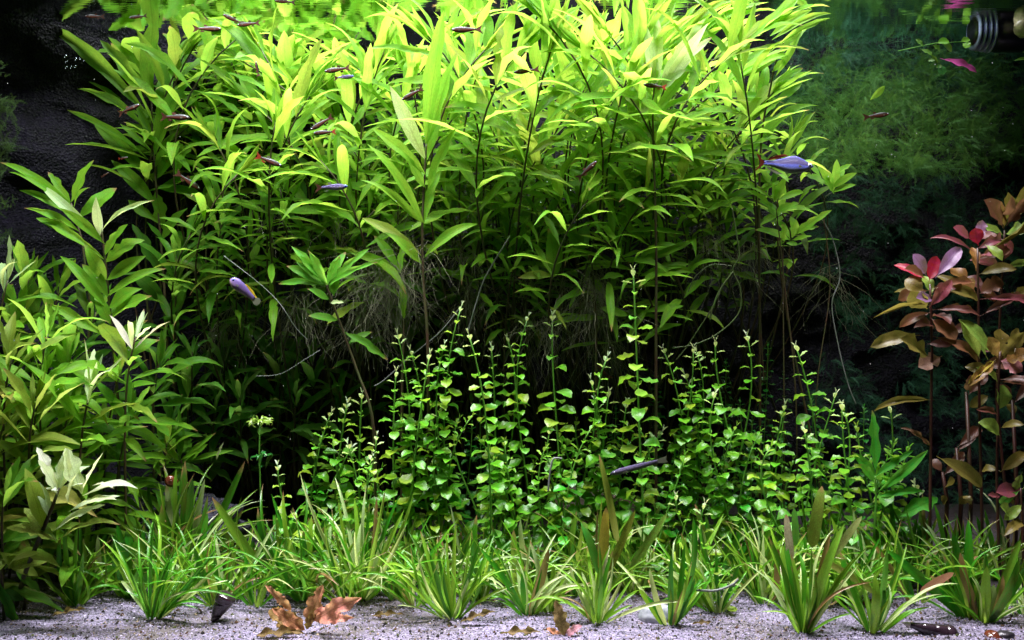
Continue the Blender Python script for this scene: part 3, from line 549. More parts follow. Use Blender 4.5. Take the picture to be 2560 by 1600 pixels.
# ------------------------------------------------------------------ round-leaved stems
R_TOP = (0.50, 0.62, 0.26); R_YG = (0.24, 0.48, 0.04); R_MID = (0.13, 0.41, 0.020); R_DEEP = (0.045, 0.24, 0.014)
def round_stem(tx, ty, Y, look, big=1.0, bx_=None, lean=0.0, dens=1.0, white=True, mat=None, top=None, label=None, col=(R_YG, R_MID)):
    P = at(tx, ty, Y); B = on_sand(bx_ if bx_ is not None else tx+random.uniform(-30, 30), Y+random.uniform(-.01, .02))
    root = empty('round_leaved_plant', B); tag(root, label or (look+' '+locate(tx, ty)), 'aquatic plant', 'round-leaved stem plants')
    n = 14; Hh = (P-B).length
    path = bez(B, B+UP*Hh*.3+Vector((random.uniform(-.01, .01), 0, 0)), P-UP*Hh*.3-Vector((lean*Hh*.3, 0, 0)), P, n)
    a = Acc(); a.tube(path, [0.0012*big*(1-0.4*i/n) for i in range(n+1)], 6); link('stem', a.me('stem', M_gstem), root)
    lf = random.uniform(.85, 1.12); mixk = random.uniform(.05, .45); gap = random.choice((.04, .08, .2))
    cum = [0]
    for i in range(n): cum.append(cum[-1]+(path[i+1]-path[i]).length)
    d = 0.0; k = 0; az = random.uniform(-.5, .5)
    while d < cum[-1]*0.93:
        s = cum[-1]-d; i = 0
        while i < n-1 and cum[i+1] < s: i += 1
        p = path[i].lerp(path[i+1], (s-cum[i])/(cum[i+1]-cum[i])); ax = (path[i+1]-path[i]).normalized()
        side = ax.cross(Vector((0, 1, 0))).normalized(); oth = ax.cross(side)
        L = big*lf*min(0.0190, 0.0078+0.0013*k)*random.uniform(.85, 1.15)
        el = radians([70, 45, 20, 8, 4, 0, -6][min(k, 6)]) + random.uniform(-.14, .1) - (0.15*min(1, max(0, k-6)/5))
        if random.random() > 0.06 or k < 3:
            for q in (0, 1):
                if k > 4 and random.random() < gap: continue
                t = az+q*pi+random.uniform(-.2, .2); out = side*cos(t)+oth*sin(t); e = el+random.uniform(-.15, .15)
                dr = out*cos(e)+ax*sin(e); u_ = min(1, k/5); c0 = R_TOP if (white and k < 3) else col[0]
                cc = tuple(c0[j]*(1-u_)+(col[0][j] if random.random() < mixk else col[1][j])*u_ for j in range(3))
                if white and k == 0: cc = WHITE
                bc = 1 if k < 3 else random.choice((1, 2, 2, 3)) if k < 8 else random.choice((0, 2, 2, 3))
                wr = 0.42 if k < 5 else random.uniform(.52, .74)
                nr = UP+TOCAM*(0.15 if k < 5 else random.uniform(.0, .75))+out*random.uniform(-.2, .2)
                if k == 0: nr = -out
                link('leaf', pick(LR, bc), root, frame(p, p+dr*L, L*wr, nr), color=vary(cc, .14, random.random()*.35 if k > 5 else 0))
        az += pi/2+random.uniform(-.15, .15); k += 1
        d += (0.0055 if k < 3 else 0.0105*random.uniform(.85, 1.2))*big/dens
    return root
round_stem(1583, 680, .16, '', 1.15, 1622, -.05, label='tallest round-leaved stem, rising alone with a cream tip above the others')
tops = [(1153, 768, .17), (1172, 838, .14), (1111, 862, .17), (1074, 888, .16), (1026, 878, .2), (994, 838, .19), (990, 932, .17), (1228, 868, .22), (1268, 846, .21), (1320, 794, .19), (1381, 790, .19), (1518, 893, .17), (1478, 952, .18), (1566, 1010, .17),
   (1658, 874, .19), (1733, 872, .19), (1742, 880, .2), (1788, 855, .2), (1788, 985, .17), (1868, 842, .21), (1990, 868, .19), (2090, 985, .18), (2225, 1020, .16), (1962, 1015, .2), (905, 985, .19), (868, 1010, .2), (828, 1032, .2), (1375, 1075, .17), (1486, 1000, .19), (1713, 938, .2), (2010, 1072, .14),
   (1762, 1262, .08), (942, 1090, .14), (870, 1112, .14), (1522, 985, .18), (1104, 1020, .17), (694, 1165, .13), (2105, 1015, .15), (1690, 1240, .14)]
for i, (x, y, Y) in enumerate(tops):
    look = random.choice(['white-tipped round-leaved stem', 'cream-topped round-leaved stem', 'round-leaved stem'])
    if y > 1200: look = 'short white-starred round-leaved stem'
    round_stem(x, y, Y, look, random.uniform(.95, 1.15), x+random.uniform(-90, 90), lean=random.uniform(-.5, .5))
for i in range(50):
    x = 800+(2310-800)*(i+random.random()*.8)/50; y = random.uniform(1030, 1180)+(60 if x < 900 or x > 2150 else 0); Y = random.uniform(.15, .30)
    round_stem(x, y, Y, 'low leafy round-leaved stem', random.uniform(.9, 1.25), white=random.random() < .15, lean=random.uniform(-.8, .8), bx_=x+random.uniform(-110, 110), col=(R_MID, R_DEEP) if random.random() < .6 else (R_YG, R_MID), dens=1.05)
for (x, y, Y) in [(1200, 1000, .33), (1180, 1060, .3), (1815, 905, .33), (1750, 960, .33), (1920, 860, .33), (1960, 935, .34), (1850, 1000, .3), (2160, 1020, .3), (1640, 930, .35), (1540, 1020, .33), (2030, 1000, .32), (1880, 1050, .3), (1700, 1060, .32), (1230, 1130, .25)]:
    round_stem(x, y, Y, 'small-leaved dark green stem', .62, white=False, col=((0.03, 0.25, 0.02), (0.015, 0.14, 0.012)), dens=1.0)

# ------------------------------------------------------------------ foreground grass-like rosettes
def rosette(bx_, Y, n, Lr, look, warm=0.3, wid=.0030, shine=.3, label=None, lean=(0, 0), tall=.3):
    B = on_sand(bx_, Y); root = empty('grass_like_plant', B)
    by = HY-(B.z-ZC)*FP/(Y+CD)
    tag(root, label or (look+' '+locate(bx_, by)), 'aquatic plant', 'grass-like rosette plants on the sand')
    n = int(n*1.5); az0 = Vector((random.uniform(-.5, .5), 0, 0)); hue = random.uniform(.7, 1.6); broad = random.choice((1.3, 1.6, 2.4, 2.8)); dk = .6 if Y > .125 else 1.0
    for i in range(n):
        t = random.uniform(0, 2*pi); tallb = random.random() < tall
        el = radians(random.uniform(50, 86)) if tallb else radians(random.uniform(24, 72))
        L = random.uniform(*Lr)*(1.0 if tallb else 1.12)*random.choice((.7, 1, 1, 1.12))
        out = Vector((cos(t), sin(t)*.7, 0))
        d = (out*cos(el)+UP*sin(el)+Vector((lean[0], lean[1], 0))*.5+az0*.5).normalized()
        if d.y < -.2 and Y < .09: d.y *= .3; d.normalize()
        p0 = B+out*random.uniform(.001, .007)-UP*.002; p1 = p0+d*L
        bc = random.choice((0, 0, 1, 1)) if tallb else random.choice((1, 2, 2, 3, 4))
        if not tallb: p1.z -= L*.12*bc*.5
        p1.z = max(p1.z, sand_z(p1.x, p1.y)+.004)
        W = wid*random.uniform(.7, 1.3)*(broad if tallb else 1.05)
        r = random.random()
        c = (0.035*hue, 0.21, 0.008) if tallb else (0.10*hue, 0.35, 0.014)
        if r < warm: c = (0.22, 0.46, 0.03)
        if r > 1-.04-shine*.4: c = (0.52, 0.68, 0.26)  # whitish blades: lamp highlights painted in as blade colour
        if .5 < r < .5+warm*.09: c = (0.30, 0.19, 0.07)
        nr = UP*.8+TOCAM*random.uniform(.2, .9)+Vector((random.uniform(-.5, .5), 0, 0))
        if tallb: nr = TOCAM+Vector((random.uniform(-.8, .8), 0, .1))
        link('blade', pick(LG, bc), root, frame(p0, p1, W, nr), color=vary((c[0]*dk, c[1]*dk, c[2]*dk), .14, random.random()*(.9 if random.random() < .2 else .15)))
    return root
fr = [(189, .085, 18, (.05, .10), 0, (0, 0)), (314, .09, 20, (.05, .10), .05, (.1, 0)), (386, .04, 26, (.06, .12), .2, (.45, 0)), (475, .13, 24, (.08, .14), .1, (0, 0)), (711, .09, 20, (.07, .12), .1, (-.1, 0)), (758, .085, 22, (.07, .13), .15, (0, 0)), (904, .085, 26, (.07, .13), .8, (.05, 0)),
   (1036, .08, 20, (.06, .11), .5, (.1, 0)), (1129, .05, 30, (.07, .12), .3, (0, 0)), (1190, .09, 20, (.06, .11), .3, (0, 0)), (1319, .055, 24, (.05, .10), .8, (0, 0)), (1375, .06, 16, (.05, .10), .5, (.1, 0)), (1494, .03, 26, (.05, .095), .7, (0, 0)), (1576, .11, 20, (.06, .11), .3, (0, 0)), (1676, .035, 14, (.06, .12), .1, (0, 0)),
   (1791, .06, 16, (.04, .085), .6, (0, 0)), (1900, .09, 20, (.06, .12), .3, (-.1, 0)), (2009, .02, 30, (.07, .13), .3, (.05, 0)), (2110, .07, 20, (.06, .11), .5, (-.1, 0)), (2184, .03, 22, (.06, .11), .5, (.1, 0)), (2288, .07, 12, (.07, .12), .1, (-.1, 0)), (2420, .045, 22, (.06, .12), .2, (-.25, 0)), (2465, .035, 22, (.05, .10), .6, (.2, 0)), (2550, .05, 18, (.05, .09), .5, (0, 0))]
def y_for_row(row):
    lo, hi_ = 0.0, .4
    for _ in range(24):
        m_ = (lo+hi_)/2
        if HY-(0.07*m_**1.2-ZC)*FP/(m_+CD) > row: lo = m_
        else: hi_ = m_
    return lo
fr = [(189, 1512, 18, (.04, .08), 0, (0, 0)), (314, 1498, 22, (.04, .075), .05, (.1, 0)), (386, 1545, 30, (.055, .105), .2, (.5, 0)), (470, 1450, 22, (.09, .135), .1, (.1, 0)), (420, 1460, 16, (.08, .12), .1, (-.1, 0)), (560, 1450, 12, (.05, .08), .1, (.1, 0)), (711, 1485, 20, (.08, .13), .1, (-.1, 0)), (758, 1496, 20, (.06, .11), .15, (0, 0)), (904, 1500, 26, (.07, .13), .8, (.05, 0)),
   (1036, 1512, 18, (.05, .09), .5, (.1, 0)), (1129, 1545, 28, (.06, .10), .3, (0, 0)), (1185, 1490, 18, (.05, .09), .3, (0, 0)), (1319, 1540, 22, (.04, .085), .8, (0, 0)), (1370, 1530, 12, (.04, .08), .5, (.1, 0)), (1494, 1556, 24, (.04, .08), .8, (0, 0)), (1576, 1470, 18, (.05, .09), .3, (0, 0)), (1676, 1560, 12, (.05, .10), .1, (0, 0)),
   (1791, 1530, 14, (.035, .07), .6, (0, 0)), (1900, 1495, 18, (.05, .10), .3, (-.1, 0)), (2009, 1578, 28, (.055, .105), .3, (.05, 0)), (2110, 1500, 18, (.05, .09), .5, (-.1, 0)), (2184, 1574, 18, (.045, .09), .5, (.1, 0)), (2288, 1505, 10, (.06, .10), .1, (-.1, 0)), (2420, 1545, 20, (.05, .10), .2, (-.3, 0)), (2462, 1555, 20, (.04, .08), .6, (.2, 0)), (2560, 1540, 14, (.04, .07), .5, (0, 0))]
for x, row_, n, Lr, sh, ln in fr:
    Y = y_for_row(row_)
    rosette(x, Y, n, Lr, random.choice(['grass-like rosette on the sand', 'arching narrow-bladed rosette', 'spreading grass-like clump']), shine=sh, lean=ln, warm=.28)
for i in range(26):
    x = 150+(2560-150)*(i+random.random())/26; Y = y_for_row(random.uniform(1468, 1520))
    rosette(x, Y, 15, (.05, .105), random.choice(['wispy grass-like tuft', 'thin-bladed arching tuft']), shine=.5, warm=.3, tall=.25, wid=.0026)
for i in range(44):
    x = 230+(2500-230)*(i+random.random())/44; Y = random.uniform(.11, .19)
    if 270 < x < 640 and i % 2: continue
    if 270 < x < 640: Y = .12
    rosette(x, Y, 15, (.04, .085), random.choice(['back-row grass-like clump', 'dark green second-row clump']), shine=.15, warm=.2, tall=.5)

# ------------------------------------------------------------------ grey boulder, pebbles
def stone(name, loc, sx, sy, sz, mat, seed, rough=.22, nu=40, nvv=22, strat=0):
    V = []; F = []
    for j in range(nvv+1):
        th = pi*j/nvv
        for i in range(nu):
            ph = 2*pi*i/nu; p = Vector((sin(th)*cos(ph), sin(th)*sin(ph), cos(th)))
            k = 1+rough*noise.fractal(p*1.6+Vector((seed, 0, 0)), .9, 2.1, 4)+strat*.06*sin(p.z*26+3*noise.noise(p*2))
            V.append((p.x*sx*k, p.y*sy*k, p.z*sz*k))
    for j in range(nvv):
        for i in range(nu):
            a = j*nu+i; b = j*nu+(i+1) % nu; F.append((a, a+nu, b+nu, b))
    o = link(name, mesh(name, V, F, mat), None, Matrix.Translation(loc)); return o
bo = stone('boulder', on_sand(415, .25, .022), .088, .070, .062, M_boulder, 4.2, .25, 90, 50, 1)
tag(bo, 'large grey layered boulder lying on the sand behind the grass at lower left', 'rock')
bo2 = stone('boulder', on_sand(330, .22, .01), .07, .05, .035, M_boulder, 8.2, .25, 60, 34, 1)
tag(bo2, 'lower flat grey slab of rock at the foot of the layered boulder', 'rock')
M_shell = plain('white_pebble', (0.42, 0.42, 0.47), .35, .5, (0.22, 0.24, 0.27), 120, .3)
tag(stone('pebble', on_sand(1640, .06, .004), .017, .014, .013, M_shell, 2.0, .12), 'smooth white pebble half hidden behind arching blades', 'pebble')
M_brownst = plain('brown_stone', (0.10, 0.06, 0.04), .5, .4, (0.06, 0.05, 0.04), 60, .4)
tag(stone('pebble', on_sand(1480, .27, .03), .06, .04, .05, M_brownst, 6.0, .3), 'dark brown stone hidden behind the round-leaved stems', 'rock')

# ------------------------------------------------------------------ snails
M_bsnail = plain('black_shell', (0.012, 0.009, 0.014), .16, .8, (0.03, 0.016, 0.022), 40, .05)
M_rsnail = plain('brown_shell', (0.14, 0.028, 0.012), .18, .7, (0.07, 0.018, 0.01), 80, .05)
M_foot = plain('snail_foot', (0.03, 0.025, 0.03), .35, .5)
M_tip = plain('worn_shell_tip', (0.75, 0.68, 0.55), .4, .5)
def spiral_shell(turns, r_open, growth, climb, mat, seg=110, ring=12):
    V = []; F = []
    for i in range(seg+1):
        t = i/seg; th = turns*2*pi*t; s = growth**(-turns*(1-t)); R = r_open*s*0.62; rr = r_open*s*.62
        c = Vector((R*cos(th), R*sin(th), -climb*s)); out = Vector((cos(th), sin(th), 0))
        for k in range(ring):
            a = 2*pi*k/ring; V.append(c+out*rr*cos(a)+UP*rr*1.05*sin(a))
    for i in range(seg):
        for k in range(ring):
            k2 = (k+1) % ring; F.append((i*ring+k, i*ring+k2, (i+1)*ring+k2, (i+1)*ring+k))
    F.append(tuple(seg*ring+k for k in range(ring)))
    me = mesh('shell', V, F, mat); return me
def cone_shell(L, R, turns, mat, seg=60, ring=20):
    """spindle shell along +X, apex at the origin, one helical seam"""
    V = []; F = []
    for i in range(seg+1):
        t = i/seg; R_ = R*(0.06+0.94*t**.75)*(1 if t < .86 else max(.25, math.cos((t-.86)/.14*1.25)))
        for k in range(ring):
            a = 2*pi*k/ring; ph = (turns*(1-(1-t)**.75)-k/ring) % 1.0; g = 1-.13*(1-min(1, min(ph, 1-ph)*7))
            rr = R_*g; V.append((t*L, rr*cos(a), rr*sin(a)))
    for i in range(seg):
        for k in range(ring):
            k2 = (k+1) % ring; F.append((i*ring+k, i*ring+k2, (i+1)*ring+k2, (i+1)*ring+k))
    F.append(tuple(range(ring))[::-1]); F.append(tuple(seg*ring+k for k in range(ring)))
    return mesh('shell', V, F, mat)
def snail(label, P, me, rot, mat_foot=True, tip=None, scale=1.0):
    e = empty('snail', P); tag(e, label, 'snail', 'snails on the sand and rock')
    M = Matrix.Translation(P) @ Matrix.Rotation(radians(rot[2]), 4, 'Z') @ Matrix.Rotation(radians(rot[0]), 4, 'X') @ Matrix.Rotation(radians(rot[1]), 4, 'Y') @ Matrix.Scale(scale, 4)
    link('shell', me, e, M); return e, M
# long black snail lying on the sand, tip to the left
P = at(2258, 1558, .02); e, M = snail('long black cone-shaped snail lying on the sand with a white worn tip', P, cone_shell(.052, .0098, 5, M_bsnail), (0, 13, -4))
link('shell_tip', cone_shell(.0085, .0029, 1.5, M_tip, 14, 12), e, M @ Matrix.Translation((-.0015, 0, 0)))
o = stone('foot', at(2392, 1592, .012), .008, .006, .005, M_foot, 3, .2, 16, 10); o.parent = e; o.matrix_basis = Matrix.Translation(at(2388, 1596, .012)-P)
# upright black snail
P = at(528, 1562, .055); e, M = snail('stubby black snail standing on its side beside the sloping grass clump', P, cone_shell(.036, .0115, 2.5, M_bsnail), (0, -62, 0))
round_shell = spiral_shell(3.0, .011, 1.75, .010, M_rsnail, 90, 14)
def rsn(label, px, py, Y, s, rot): return snail(label, at(px, py, Y), round_shell, rot, scale=s)
e, M = rsn('glossy red-brown round snail at the lower right corner', 2492, 1578, .012, 1.05, (20, 0, 60)); o = stone('foot', at(2492, 1590, .012), .009, .007, .004, M_foot, 4, .2, 16, 10); o.parent = e; o.matrix_basis = Matrix.Translation(at(2512, 1588, .012)-at(2492, 1578, .012))
e, M = rsn('dark brown snail with a pale patch tucked behind the grass near the right', 2178, 1494, .11, 1.0, (60, 10, 10)); 
o = stone('shell_patch', at(2178, 1484, .105), .010, .006, .006, M_shell, 4, .1, 16, 10); o.parent = e; o.matrix_basis = Matrix.Translation(at(2174, 1482, .105)-at(2178, 1494, .11))
e, M = rsn('small brown ramshorn snail climbing the grey boulder', 427, 1200, .175, .62, (75, 0, 20))

# ------------------------------------------------------------------ fish
def fish_material(name, stops, rough=.25, scales=0, metal=.0, spec=.25):
    N = NT(name); uv = N.n('ShaderNodeTexCoord').outputs['UV']; sep = N.n('ShaderNodeSeparateXYZ', i={0: uv})
    col = N.ramp(sep.outputs[1], stops)
    kw = {'Roughness': rough, 'Specular IOR Level': spec, 'Metallic': metal}
    nz = N.noise(N.vmap(uv, (30, 12, 1)), 1.0, 3)
    col = N.mix(N.rng(nz, .3, .7, 0, .4), col, (0.02, 0.02, 0.02))
    if scales:
        a = N.math('SINE', N.math('ADD', N.math('MULTIPLY', sep.outputs[0], scales*6.28), N.math('MULTIPLY', sep.outputs[1], 90)))
        b = N.math('SINE', N.math('SUBTRACT', N.math('MULTIPLY', sep.outputs[0], scales*6.28), N.math('MULTIPLY', sep.outputs[1], 90)))
        s = N.math('MULTIPLY', N.rng(N.math('MULTIPLY', a, b), -.6, .3, 0, 1), 1.0)
        band = N.math('MULTIPLY', N.rng(sep.outputs[1], .36, .46, 0, 1), N.rng(sep.outputs[0], .12, .2, 0, 1))
        col = N.mix(N.math('MULTIPLY', N.math('MULTIPLY', s, band), .55), col, (0.06, 0.04, 0.12))
        kw['Normal'] = N.n('ShaderNodeBump', i={'Strength': .5, 'Distance': .0004, 'Height': s}).outputs[0]
    kw['Base Color'] = col
    return N.fin(N.n('ShaderNodeBsdfPrincipled', i=kw).outputs[0])
# v: 0 belly .. 1 back
FM = {'dark': fish_material('dark_barb_skin', [(0, (0.10, 0.03, 0.015)), (.4, (0.13, 0.032, 0.015)), (.6, (0.06, 0.03, 0.02)), (.8, (0.018, 0.02, 0.02)), (1, (0.008, 0.012, 0.012))], .35, 0, 0),
      'rainbow': fish_material('rainbow_fish_skin', [(0, (0.36, 0.42, 0.28)), (.2, (0.26, 0.28, 0.26)), (.36, (0.14, 0.18, 0.62)), (.48, (0.16, 0.20, 0.75)), (.56, (0.035, 0.025, 0.15)), (.70, (0.07, 0.065, 0.15)), (.9, (0.035, 0.045, 0.16)), (1, (0.012, 0.018, 0.40))], .32, 24, .1),
      'purple': fish_material('purple_fish_skin', [(0, (0.34, 0.28, 0.14)), (.25, (0.24, 0.16, 0.30)), (.6, (0.15, 0.10, 0.27)), (1, (0.10, 0.07, 0.22))], .35, 0, .1),
      'striped': fish_material('striped_fish_skin', [(0, (0.22, 0.20, 0.18)), (.4, (0.16, 0.14, 0.22)), (.62, (0.10, 0.08, 0.18)), (1, (0.08, 0.07, 0.2))], .3, 16, .2),
      'loach': fish_material('loach_skin', [(0, (0.10, 0.09, 0.08)), (.4, (0.05, 0.045, 0.05)), (.7, (0.06, 0.05, 0.08)), (1, (0.10, 0.09, 0.16))], .35, 9, .05)}
M_eyew = plain('fish_eye_silver', (0.65, 0.70, 0.80), .2, .8); M_eyeb = plain('fish_pupil', (0.005, 0.005, 0.008), .1, .8); M_eyeblue = plain('fish_eye_blue', (0.15, 0.25, 0.95), .15, .9)
def finmat(n, c, t): return plain(n, c, .4, .4, tuple(x*.7 for x in c), 300, trans=t)
F_red = finmat('red_fin', (0.36, 0.05, 0.02), .5); F_redc = finmat('clear_red_fin', (0.24, 0.05, 0.025), .65); F_clear = finmat('clear_fin', (0.20, 0.22, 0.14), .6); F_brown = finmat('rusty_fin', (0.13, 0.05, 0.03), .5); F_yel = finmat('yellow_fin', (0.80, 0.62, 0.04), .5)
def body_mesh(name, prof, width, mat, n=18, ring=14):
    V = []; F = []; U = []
    for i in range(n+1):
        t = i/n; x = 0.5-0.82*t                                   # head at +0.5
        top = np.interp(t, [p[0] for p in prof], [p[1] for p in prof]); bot = np.interp(t, [p[0] for p in prof], [p[2] for p in prof])
        wd = width*np.interp(t, [0, .08, .3, .6, 1], [.08, .6, 1, .75, .18])
        zc = (top-bot)/2; hh = (top+bot)/2
        for k in range(ring):
            a = 2*pi*k/ring; V.append((x, wd*.5*cos(a)*abs(cos(a))**-.15 if abs(cos(a)) > 1e-6 else 0, zc+hh*sin(a))); U.append((1-t, .5+.5*sin(a)))
    for i in range(n):
        for k in range(ring):
            k2 = (k+1) % ring; F.append((i*ring+k, (i+1)*ring+k, (i+1)*ring+k2, i*ring+k2))
    F.append(tuple(range(ring))); F.append(tuple(n*ring+k for k in range(ring))[::-1])
    return mesh(name, V, F, mat, True, U)
def fin_mesh(name, outline, mat, th=.008, wav=.02):
    V = []; F = []; n = len(outline)
    for s in (1, -1):
        for (x, z) in outline: V.append((x, s*th*.5+wav*sin(x*9+z*5), z))
    F.append(tuple(range(n))); F.append(tuple(range(n, 2*n))[::-1])
    for i in range(n): j = (i+1) % n; F.append((i, i+n, j+n, j))
    return mesh(name, V, F, mat, False)
def ball(name, r, mat, nu=12, nvv=8):
    V = []; F = []
    for j in range(nvv+1):
        for i in range(nu): th = pi*j/nvv; ph = 2*pi*i/nu; V.append((r*sin(th)*cos(ph), r*sin(th)*sin(ph), r*cos(th)))
    for j in range(nvv):
        for i in range(nu): a = j*nu+i; b = j*nu+(i+1) % nu; F.append((a, a+nu, b+nu, b))
    return mesh(name, V, F, mat)
SLIM = [(0, .005, .005), (.06, .045, .04), (.2, .085, .085), (.4, .10, .105), (.6, .085, .085), (.8, .055, .05), (1, .035, .035)]
DEEP = [(0, .004, .008), (.05, .036, .034), (.12, .066, .075), (.22, .108, .115), (.38, .158, .145), (.5, .142, .142), (.65, .092, .10), (.82, .055, .05), (1, .036, .036)]
CHUB = [(0, .035, .04), (.05, .10, .10), (.2, .155, .16), (.45, .15, .15), (.7, .10, .09), (1, .06, .06)]
TUBE = [(0, .01, .01), (.05, .035, .03), (.2, .055, .05), (.6, .05, .05), (1, .03, .03)]
FK = {}
def fish_kind(key, prof, width, mat, tail, dorsal, anal, eyeR, finmats, eyem=None):
    FK[key] = dict(body=body_mesh('body', prof, width, mat), tail=fin_mesh('tail_fin', tail, finmats[0]), dorsal=fin_mesh('dorsal_fin', dorsal, finmats[1]) if dorsal else None,
        anal=fin_mesh('anal_fin', anal, finmats[2]) if anal else None, eye=ball('eye', eyeR, eyem or M_eyew), pupil=ball('pupil', eyeR*.58, M_eyeb), eyeR=eyeR, prof=prof, width=width,
        pec=fin_mesh('pectoral_fin', [(0, 0), (-.08, .015), (-.095, -.015), (-.05, -.028)], F_clear, .006))
tailf = [(-.30, .035), (-.40, .09), (-.52, .15), (-.46, .05), (-.44, 0), (-.46, -.05), (-.52, -.15), (-.40, -.09), (-.30, -.035)]
fish_kind('dark', SLIM, .12, FM['dark'], tailf, [(.02, .09), (-.03, .15), (-.12, .14), (-.10, .075)], [(-.08, -.085), (-.14, -.13), (-.24, -.11), (-.22, -.05)], .026, (F_brown, F_brown, F_brown))
fish_kind('redtail', SLIM, .12, FM['dark'], tailf, [(.02, .09), (-.03, .15), (-.12, .14), (-.10, .075)], [(-.08, -.085), (-.14, -.13), (-.24, -.11), (-.22, -.05)], .03, (F_red, F_clear, F_red))
fish_kind('rainbow', DEEP, .11, FM['rainbow'], [(-.31, .02), (-.36, .06), (-.42, .14), (-.45, .15), (-.405, .065), (-.37, 0), (-.405, -.065), (-.455, -.13), (-.43, -.13), (-.36, -.06), (-.31, -.02)], [(.08, .15), (.02, .172), (-.12, .14), (-.24, .075), (-.28, .045), (-.2, .06), (-.05, .11)], [(-.0, -.16), (-.10, -.17), (-.24, -.10), (-.28, -.05), (-.2, -.07)], .036, (F_redc, F_redc, F_clear))
fish_kind('purple', CHUB, .20, FM['purple'], [(-.30, .055), (-.42, .12), (-.50, .08), (-.52, 0), (-.50, -.08), (-.42, -.11), (-.30, -.055)], [(.20, .13), (.05, .17), (-.15, .155), (-.3, .10), (-.36, .09), (-.3, .05), (.1, .115)], [(-.05, -.12), (-.15, -.16), (-.3, -.09)], .035, (F_clear, F_yel, F_brown), M_eyeblue)
fish_kind('striped', SLIM, .12, FM['striped'], tailf, [(.02, .09), (-.03, .15), (-.12, .14), (-.10, .075)], [(-.08, -.085), (-.14, -.13), (-.24, -.11)], .045, (F_brown, F_clear, F_clear), M_eyeblue)
fish_kind('loach', TUBE, .09, FM['loach'], [(-.31, .028), (-.40, .045), (-.48, .05), (-.46, 0), (-.48, -.05), (-.40, -.045), (-.31, -.028)], [(.06, .05), (.03, .075), (-.06, .06), (-.05, .045)], None, .014, (F_clear, F_clear, F_clear))
def fish(kind, px, py, Y, Lpx, ang, label, face='L', yaw=0, cat='fish', group='small dark fish among the stems'):
    """ang: degrees the head points up; face L/R"""
    k = FK[kind]; P = at(px, py, Y); L = Lpx/FP*(Y+CD)
    e = empty('fish', P); tag(e, label, cat, group)
    yw = (180 if face == 'L' else 0)+yaw
    M = Matrix.Translation(P) @ Matrix.Rotation(radians(yw), 4, 'Z') @ Matrix.Rotation(radians(-ang), 4, 'Y') @ Matrix.Scale(L, 4)
    for nm, key in (('body', 'body'), ('tail_fin', 'tail'), ('dorsal_fin', 'dorsal'), ('anal_fin', 'anal')):
        if k[key] is not None: link(nm, k[key], e, M)
    xe = .5-.82*.085; zt = np.interp(.085, [p[0] for p in k['prof']], [(p[1]-p[2])/2+.25*(p[1]) for p in k['prof']]); ye = k['width']*.5*.52
    for s in (1, -1):
        eo = link('eye', k['eye'], e, M @ Matrix.Translation((xe, s*ye, zt)) @ Matrix.Diagonal((1, .5, 1, 1)))
        link('pupil', k['pupil'], e, M @ Matrix.Translation((xe, s*(ye+k['eyeR']*.28), zt)) @ Matrix.Diagonal((1, .5, 1, 1)))
        link('pectoral_fin', k['pec'], e, M @ Matrix.Translation((.5-.82*.24, s*k['width']*.5, -.02)) @ Matrix.Rotation(s*-.5, 4, 'Z'))
    return e
fish('rainbow', 1958, 411, .13, 152, -4, 'large silvery blue fish with red tail edges swimming right', 'R', group='larger fish')
fish('purple', 612, 728, .15, 92, 42, 'plump purple fish with yellow-edged fins seen from behind', 'L', yaw=18, group='larger fish')
fish('striped', 829, 468, .13, 82, 2, 'small silver fish with a dark lattice side and bright blue eye', 'R')
fish('loach', 1598, 1166, .13, 150, -15, 'slim dark tube-shaped fish in front of the round-leaved stems', 'L', group='larger fish')
